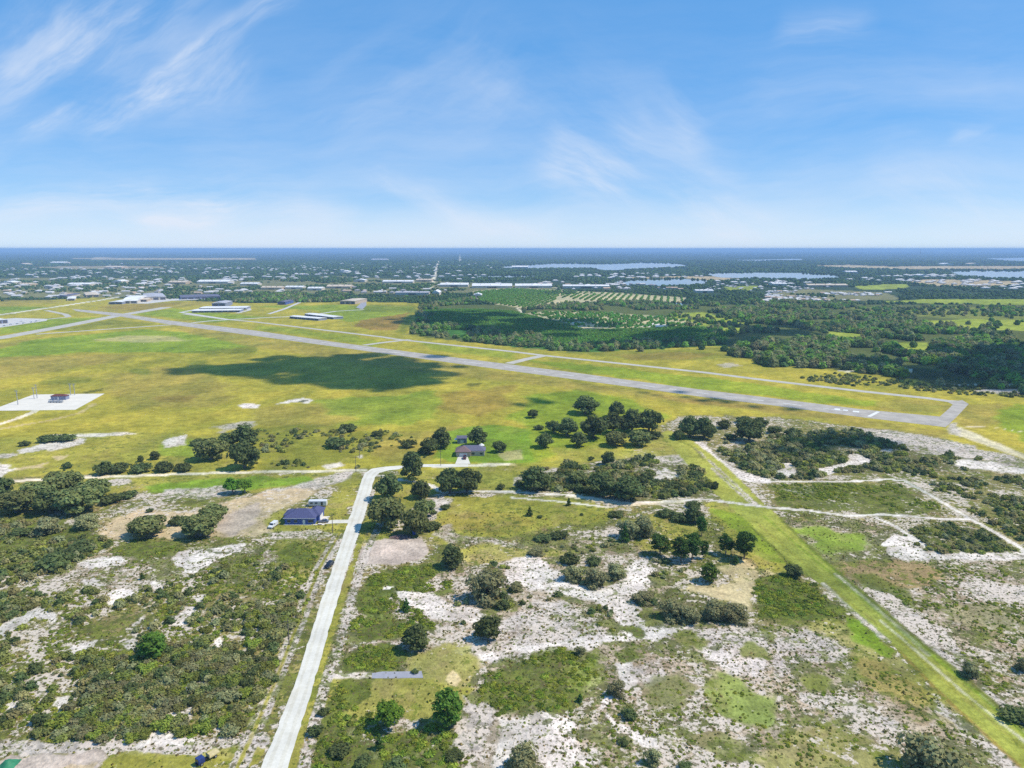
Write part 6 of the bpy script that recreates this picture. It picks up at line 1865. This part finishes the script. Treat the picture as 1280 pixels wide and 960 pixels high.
# airport buildings: four ground corners (front left, front right, back right, back left)
def hangar(name, q, h, rise, roofm, wallm, label, cat, doors=4, dome=False):
    P = [Vector((*G(*p), 0)) for p in q]
    c = sum(P, Vector()) / 4
    ux = (P[1] - P[0]); L = ux.length; ux.normalize(); uy = Vector((-ux.y, ux.x, 0))
    dpt = max(6.0, ((P[3] - P[0]).dot(uy) + (P[2] - P[1]).dot(uy)) / 2)
    e = empty(name, tuple(P[0]), math.atan2(ux.y, ux.x))
    m = MB(); m.box(0, L, 0, dpt, 0, h); m.build('wall', wallm, e)
    m = MB()
    if dome:
        n = 9; pr = [(-.4, h + .003)] + [(dpt / 2 - (dpt / 2 + .4) * math.cos(math.pi * i / n), h + .1 + rise * math.sin(math.pi * i / n)) for i in range(n + 1)] + [(dpt + .4, h + .003)]
        m.prism(pr, -.5, L + .5)
    else:
        m.hip(0, L, 0, dpt, h + .003, rise, .6, 0, True)
    m.build('roof', roofm, e)
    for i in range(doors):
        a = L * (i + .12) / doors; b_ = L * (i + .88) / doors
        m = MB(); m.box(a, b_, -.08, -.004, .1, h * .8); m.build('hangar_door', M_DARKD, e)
    tag(e, label, cat)


M_DARKD = mat('door_painted_shade', (.10, .10, .12), .7)  # dark base colour stands in for the shade in the hangar openings
hangar('hangar', [(240, 391), (300, 390.2), (303, 388.4), (246, 388.6)], 3.6, 1.0, M_STW, M_GREYW, 'white roofed T-hangar row in front on the western apron', 'hangar', 8)
hangar('hangar', [(249, 387.6), (307, 387), (311, 385), (255, 385)], 3.6, 1.0, M_STW, M_GREYW, 'second white roofed T-hangar row behind the front one', 'hangar', 8)
hangar('hangar', [(265, 384), (282, 383.8), (284, 381), (267, 381)], 8, 2, M_STG, M_GREYW, 'grey box hangar with dark doors behind the two T-hangar rows', 'hangar', 2)
hangar('hangar', [(362, 398), (398, 401), (402, 399.3), (368, 396.6)], 3.6, 1.2, M_STW, M_GREYW, 'white roofed hangar row nearest the runway on the inner field', 'hangar', 7)
hangar('hangar', [(381, 394.8), (417, 399.2), (423, 397.4), (388, 393.4)], 3.6, 1.2, M_STW, M_GREYW, 'white roofed hangar row behind the one nearest the runway', 'hangar', 7)
hangar('hangar', [(425, 380.2), (444, 380.4), (446, 377), (428, 376.8)], 7, 1.2, M_STT, M_BEIGEW, 'beige hangar beside the dark apron below the wood', 'hangar', 3)
hangar('hangar', [(347, 381), (357, 381), (358, 378.5), (348, 378.5)], 6, 1.5, M_GREYR, M_BLUE, 'small blue hangar at the edge of the wood', 'hangar', 1)
hangar('hangar', [(154, 379.6), (172, 379.2), (172, 374), (155, 374.5)], 6, 6, M_STW, M_HWALL, 'white dome roofed hangar of the airport offices', 'hangar', 2, True)
hangar('hangar', [(136, 380.6), (153, 380.4), (153, 376.6), (137, 377)], 5, 1.5, M_STW, M_GREYW, 'white flat hangar beside the dome roofed one', 'hangar', 2)
hangar('hangar', [(182, 375.4), (208, 374.6), (207, 369.8), (184, 370.4)], 7, 2, M_STG, M_HWALL, 'grey roofed hangar east of the dome roofed one', 'hangar', 3)
hangar('hangar', [(174, 377.5), (184, 377.3), (184, 374.5), (175, 374.7)], 5, 1.2, M_STT, M_HWALL2, 'beige hangar between the dome roofed and the grey roofed hangars', 'hangar', 1)
hangar('hangar', [(226, 374.4), (276, 373), (283, 370), (236, 371)], 5, 1.0, M_GREYR, M_GREYW, 'long dark roofed hangar on the far apron', 'hangar', 6)
hangar('hangar', [(-4, 405), (10, 404), (11, 400.5), (-2, 401)], 6, 1.5, M_STW, M_GREYW, 'white hangar on the western apron at the picture edge', 'hangar', 2)
hangar('hangar', [(108, 371.5), (124, 371), (124, 367.5), (109, 368)], 5, 1.5, M_STT, M_HWALL2, 'beige hangar beside the airport entrance road', 'hangar', 2)
hangar('hangar', [(72, 373), (84, 372.8), (84, 369.5), (73, 369.8)], 5, 1.5, M_GREYR, M_HWALL, 'dark roofed house like hangar by the western entrance road', 'hangar', 1)
hangar('hangar', [(84, 376), (94, 375.7), (94, 373), (85, 373.2)], 4.5, 1.5, M_STW, M_HWALL, 'small white hangar by the western entrance road', 'hangar', 1)

# light aircraft on the western apron
def plane_proto(X, Y, rz):
    e = empty('light_aircraft', (X, Y, .06), rz)
    m = MB(); m.tube((-3.4, 0, 1.3), (-1.0, 0, 1.3), .35, .62, 8); m.tube((-1.0, 0, 1.3), (1.2, 0, 1.35), .62, .58, 8); m.tube((1.2, 0, 1.35), (4.6, 0, 1.6), .58, .15, 8); m.build('fuselage', M_WHITEP, e)
    m = MB(); m.box(-.9, .6, -5.2, 5.2, 1.98, 2.12); m.build('wing', M_WHITEP, e)
    m = MB(); m.box(3.8, 4.7, -1.7, 1.7, 1.62, 1.70); m.prism([(-.06, 1.7), (-.06, 3.0), (.06, 3.0), (.06, 1.7)], 3.9, 4.8); m.build('tail', M_WHITEP, e)
    for x, y in ((-2.4, 0), (.3, 1.2), (.3, -1.2)):
        m = MB(); m.tube((x, y - .08, .25), (x, y + .08, .25), .25, .25, 8); m.build('wheel', M_TYRE, e)
        m = MB(); m.tube((x, y, .3), (x * .8, y * .3, 1.1), .06, .06, 5); m.build('strut', M_STEEL, e)
    return e


pp = None
for i, (x, y, a) in enumerate([(14, 405.8, .4), (22, 404.9, .5), (30, 404.2, .4), (27, 402.0, 2.2), (40, 402.8, .6), (46, 401.6, .5), (6, 407.5, .3)]):
    X, Y = G(x, y)
    if pp is None: pp = plane_proto(X, Y, a); o = pp
    else: o = copy_tree(pp); o.location = (X, Y, .06); o.rotation_euler = (0, 0, a)
    tag(o, 'white light aircraft parked on the western apron', 'aircraft', 'light aircraft on the western apron')

# far radio mast
X, Y = G(1149, 331)
e = empty('radio_mast', (X, Y, 0))
m = MB()
for i in range(3):
    a = i * 2.094; m.tube((2.0 * math.cos(a), 2.0 * math.sin(a), 0), (1.2 * math.cos(a), 1.2 * math.sin(a), 118), .45, .35, 5)
for k in range(24):
    z = 4.8 * k
    for i in range(3):
        a, b_ = i * 2.094, (i + 1) * 2.094; m.tube((1.9 * math.cos(a), 1.9 * math.sin(a), z), (1.9 * math.cos(b_), 1.9 * math.sin(b_), z + 4.8), .2, .2, 4)
m.build('lattice', M_STEEL, e)
m = MB(); m.tube((0, 0, 118), (0, 0, 126), .4, .2, 6); m.build('antenna', M_STEEL, e)
tag(e, 'tall thin radio mast on the far eastern plain', 'radio mast')

# ------------------------------------------------------------------ sun, sky, clouds, air
SUN_AZ, SUN_EL = math.radians(90), math.radians(55)
TOSUN = Vector((math.sin(SUN_AZ) * math.cos(SUN_EL), math.cos(SUN_AZ) * math.cos(SUN_EL), math.sin(SUN_EL)))
sd = bpy.data.lights.new('sun', 'SUN'); sd.energy = 4.1; sd.angle = math.radians(.53); sd.color = (1, .93, .82)
so = bpy.data.objects.new('sun', sd); COL.objects.link(so); so.rotation_euler = TOSUN.to_track_quat('Z', 'Y').to_euler()

W = bpy.data.worlds.new('World'); SC.world = W; W.use_nodes = True
t = NT(W.node_tree)
out = t.n('ShaderNodeOutputWorld'); bg = t.n('ShaderNodeBackground'); t.l(bg.outputs[0], out.inputs[0])
sk = t.n('ShaderNodeTexSky', sky_type='NISHITA'); sk.sun_disc = False; sk.sun_elevation = SUN_EL; sk.sun_rotation = SUN_AZ
sk.altitude = 100; sk.air_density = .76; sk.dust_density = .0; sk.ozone_density = 8.5
SKYS = .128
skc = t.n('ShaderNodeVectorMath', operation='MULTIPLY'); t.l(sk.outputs[0], skc.inputs[0]); skc.inputs[1].default_value = (SKYS * .93, SKYS * 1.10, SKYS * 1.06)
hs = t.n('ShaderNodeHueSaturation'); t.l(skc.outputs[0], hs.inputs['Color']); hs.inputs['Saturation'].default_value = 1.06
skcol = None
# thin ice clouds, laid out by compass direction and height above the horizon
tc = t.n('ShaderNodeTexCoord'); sp = t.n('ShaderNodeSeparateXYZ'); t.l(tc.outputs['Generated'], sp.inputs[0])
yy = t.math('MAXIMUM', sp.outputs[1], .05)
gx = t.math('DIVIDE', sp.outputs[0], yy); gz = t.math('DIVIDE', sp.outputs[2], yy)
front = t.sstep(.1, .3, sp.outputs[1])
# sky gradient painted by height, mixed in to even out brightening towards the horizon
rp = t.n('ShaderNodeValToRGB'); t.l(t.math('MULTIPLY', sp.outputs[2], 2.0, clamp=True), rp.inputs[0])
rp.color_ramp.elements[0].position = 0.0; rp.color_ramp.elements[0].color = (.50, .61, .78, 1)
rp.color_ramp.elements[1].position = .62; rp.color_ramp.elements[1].color = (.105, .33, .70, 1)
for q, c in ((.13, (.25, .44, .73, 1)), (.34, (.135, .36, .72, 1))):
    e_ = rp.color_ramp.elements.new(q); e_.color = c
skcol = t.mix(.68, hs.outputs[0], rp.outputs[0])


def GD(x, y):
    u = (x - 640) / F; v = -(y - 480) / F
    d = CP + v * SP
    return u / d, (-SP + v * CP) / d


def comb(a, b, c=0.0):
    x = t.n('ShaderNodeCombineXYZ')
    for i, q in enumerate((a, b, c)): t._in(x.inputs[i], q)
    return x.outputs[0]


wn = t.n('ShaderNodeTexNoise'); t.l(comb(gx, gz), wn.inputs['Vector']); wn.inputs['Scale'].default_value = 3.2; wn.inputs['Detail'].default_value = 4
ws = t.n('ShaderNodeSeparateXYZ'); t.l(wn.outputs['Color'], ws.inputs[0])
wx = t.math('ADD', gx, t.math('MULTIPLY', t.math('SUBTRACT', ws.outputs[0], .5), .16))
wz = t.math('ADD', gz, t.math('MULTIPLY', t.math('SUBTRACT', ws.outputs[1], .5), .10))


def streaks(ang, sl, ss, detail=6, rough=.62, off=0.0):
    ca, sa = math.cos(ang), math.sin(ang)
    a = t.math('ADD', t.math('MULTIPLY', wx, ca * sl), t.math('MULTIPLY', wz, sa * sl))
    b = t.math('ADD', t.math('MULTIPLY', wx, -sa * ss), t.math('MULTIPLY', wz, ca * ss))
    return t.noise(comb(a, b, off), 1.0, detail, rough)


S1 = t.sstep(.36, .72, streaks(math.radians(31), 3.5, 15))
S2 = t.sstep(.34, .74, streaks(math.radians(4), 2.5, 16, off=3.3))
S3 = t.sstep(.34, .74, streaks(math.radians(-28), 3.0, 13, off=7.1))
total = None
for (xa, ya, xb, yb, wpx, op, S) in [
    (40, 168, 105, 135, 13, .50, S1), (110, 165, 235, 92, 17, .52, S1), (200, 118, 330, 78, 24, .40, S1), (220, 78, 360, 4, 13, .42, S1),
    (-60, 90, 200, 20, 60, .22, S1), (60, 60, 260, -10, 45, .20, S1), (-100, 150, 120, 60, 45, .15, S1),
    (0, 265, 220, 238, 16, .42, S2), (160, 244, 300, 250, 11, .46, S2), (240, 236, 430, 270, 30, .34, S2), (150, 276, 275, 273, 8, .42, S2), (-80, 240, 330, 255, 45, .20, S2),
    (660, 205, 800, 250, 24, .34, S3), (680, 165, 760, 235, 34, .26, S3), (760, 150, 900, 262, 40, .22, S3), (860, 95, 850, 180, 26, .20, S3), (460, 215, 690, 300, 14, .30, S3), (820, 250, 960, 300, 30, .30, S3), (980, 50, 1075, 42, 16, .28, S2),
    (420, 150, 640, 60, 70, .12, S1), (900, 150, 1300, 70, 70, .12, S2), (1100, 215, 1300, 300, 40, .20, S3), (1180, 180, 1240, 165, 10, .18, S1), (560, 90, 820, 150, 60, .10, S3),
]:
    a = GD(xa, ya); b = GD(xb, yb)
    dx, dz = b[0] - a[0], b[1] - a[1]; L = math.hypot(dx, dz); dx /= L; dz /= L
    qx = t.math('SUBTRACT', wx, a[0]); qz = t.math('SUBTRACT', wz, a[1])
    s = t.math('ADD', t.math('MULTIPLY', qx, dx / L), t.math('MULTIPLY', qz, dz / L))
    p = t.math('ADD', t.math('MULTIPLY', qx, -dz * F / wpx), t.math('MULTIPLY', qz, dx * F / wpx))
    g = t.math('EXPONENT', t.math('MULTIPLY', t.math('MULTIPLY', p, p), -1.0))
    ends = t.math('MULTIPLY', t.sstep(-.15, .25, s), t.sstep(1.2, .75, s))
    d = t.math('MULTIPLY', t.math('MULTIPLY', g, ends), t.math('MULTIPLY', S, op * 1.5))
    total = d if total is None else t.math('ADD', total, d)
veil = t.math('MULTIPLY', t.sstep(.42, .02, gz), t.sstep(.25, .75, streaks(math.radians(3), 1.6, 9, off=11.0), -.06, .38))
veil2 = t.math('MULTIPLY', t.sstep(.07, .0, gz), .40)
total = t.math('ADD', total, t.math('ADD', veil, veil2))
total = t.math('MAXIMUM', t.math('MINIMUM', t.math('MULTIPLY', total, front), .92), 0.0)
mixc = t.mix(total, skcol, (.64, .70, .80))
t.l(mixc, bg.inputs['Color']); bg.inputs['Strength'].default_value = 1.0

# fair weather clouds overhead, out of the picture, whose shadows lie on the field and the woods
M_CLOUD = mat('cloud_white', (.8, .8, .8), 1.0, var=.02)
_t = M_CLOUD.node_tree; _b = [n_ for n_ in _t.nodes if n_.type == 'BSDF_PRINCIPLED'][0]; _o = [n_ for n_ in _t.nodes if n_.type == 'OUTPUT_MATERIAL'][0]
_x = _t.nodes.new('ShaderNodeMixShader'); _tr = _t.nodes.new('ShaderNodeBsdfTransparent'); _x.inputs[0].default_value = .30
_t.links.new(_b.outputs[0], _x.inputs[1]); _t.links.new(_tr.outputs[0], _x.inputs[2]); _t.links.new(_x.outputs[0], _o.inputs[0])
CLOUDS = [
    (850, [(262, 462), (300, 456), (370, 452), (425, 447), (470, 446), (520, 453), (545, 466), (535, 475), (490, 484), (465, 485), (430, 480), (395, 474), (330, 471), (280, 466)], 9, 27, 230),
    (900, [(528, 399), (560, 393), (600, 391), (625, 397), (590, 403), (545, 405)], 24, 40, 60),
    (900, [(610, 411), (640, 403), (690, 399), (712, 405), (722, 413), (660, 417), (620, 416)], 24, 40, 60),
    (900, [(800, 432), (820, 414), (850, 409), (900, 418), (905, 430), (860, 434)], 24, 40, 50),
    (900, [(960, 425), (970, 412), (1000, 406), (1025, 410), (1030, 420), (1010, 428)], 16, 30, 30),
    (850, [(1170, 462), (1200, 446), (1280, 440), (1380, 450), (1400, 490), (1290, 485), (1220, 476)], 20, 40, 70),
    (800, [(975, 562), (1000, 550), (1060, 544), (1100, 549), (1122, 557), (1085, 561), (1055, 562), (1010, 568)], 4, 9, 70),
    (850, [(650, 504), (665, 500), (695, 500), (700, 503), (680, 506), (660, 507)], 5, 9, 12),
    (850, [(800, 486), (850, 489), (940, 502), (1010, 512), (985, 515), (900, 506), (830, 496)], 3, 7, 34),
]
ck = np.random.default_rng(12)
for alt, poly, r0, r1, n in CLOUDS:
    w = GP(poly); xs = [p[0] for p in w]; ys = [p[1] for p in w]
    off = TOSUN * (alt / TOSUN.z)
    V = []; Fq = []; Ft = []; nb = 0; k = 0
    while k < n:
        p = (ck.uniform(min(xs), max(xs)), ck.uniform(min(ys), max(ys)))
        if not inside(np.array([p[0]]), np.array([p[1]]), w)[0]: continue
        k += 1
        r = ck.uniform(r0 * .4, r1) * (1 if k % 3 else .5)
        cv, cf = dome((p[0] + off.x + ck.normal() * r1 * .9, p[1] + off.y + ck.normal() * r1 * .5, alt + ck.uniform(0, r)), r, r * .5, ck, 10, 5, .12)
        V += cv
        for f in cf: (Fq if len(f) == 4 else Ft).append([q + nb for q in f])
        nb += len(cv)
    o = obj('cloud', np_mesh('cloud', np.array(V), np.array(Fq), np.array(Ft), mats=[M_CLOUD], smooth=True)); tag(o, kind='structure')

# the air between
vm = bpy.data.materials.new('haze'); vm.use_nodes = True
t = NT(vm.node_tree); out = t.n('ShaderNodeOutputMaterial'); pv = t.n('ShaderNodeVolumePrincipled'); t.l(pv.outputs[0], out.inputs['Volume'])
pv.inputs['Color'].default_value = (.43, .65, 1.0, 1); pv.inputs['Density'].default_value = 8.5e-5; pv.inputs['Anisotropy'].default_value = 0.0
m = MB(); m.box(-96000, 96000, -96000, 96000, -2.0, 134.0)
hz = m.build('haze', vm); tag(hz, kind='stuff')

SC.cycles.max_bounces = 5; SC.cycles.diffuse_bounces = 2; SC.cycles.glossy_bounces = 2; SC.cycles.transmission_bounces = 2
SC.cycles.transparent_max_bounces = 6; SC.cycles.volume_bounces = 1
SC.cycles.use_denoising = False
SC.cycles.denoiser = 'OPENIMAGEDENOISE'
SC.cycles.denoising_input_passes = 'RGB_ALBEDO_NORMAL'
SC.cycles.denoising_prefilter = 'ACCURATE'
SC.cycles.use_adaptive_sampling = False
SC.view_settings.view_transform = 'Standard'; SC.view_settings.look = 'None'; SC.view_settings.gamma = 1.0
SC.view_settings.exposure = 0.27
SC.view_settings.use_curve_mapping = False
SC.render.film_transparent = False
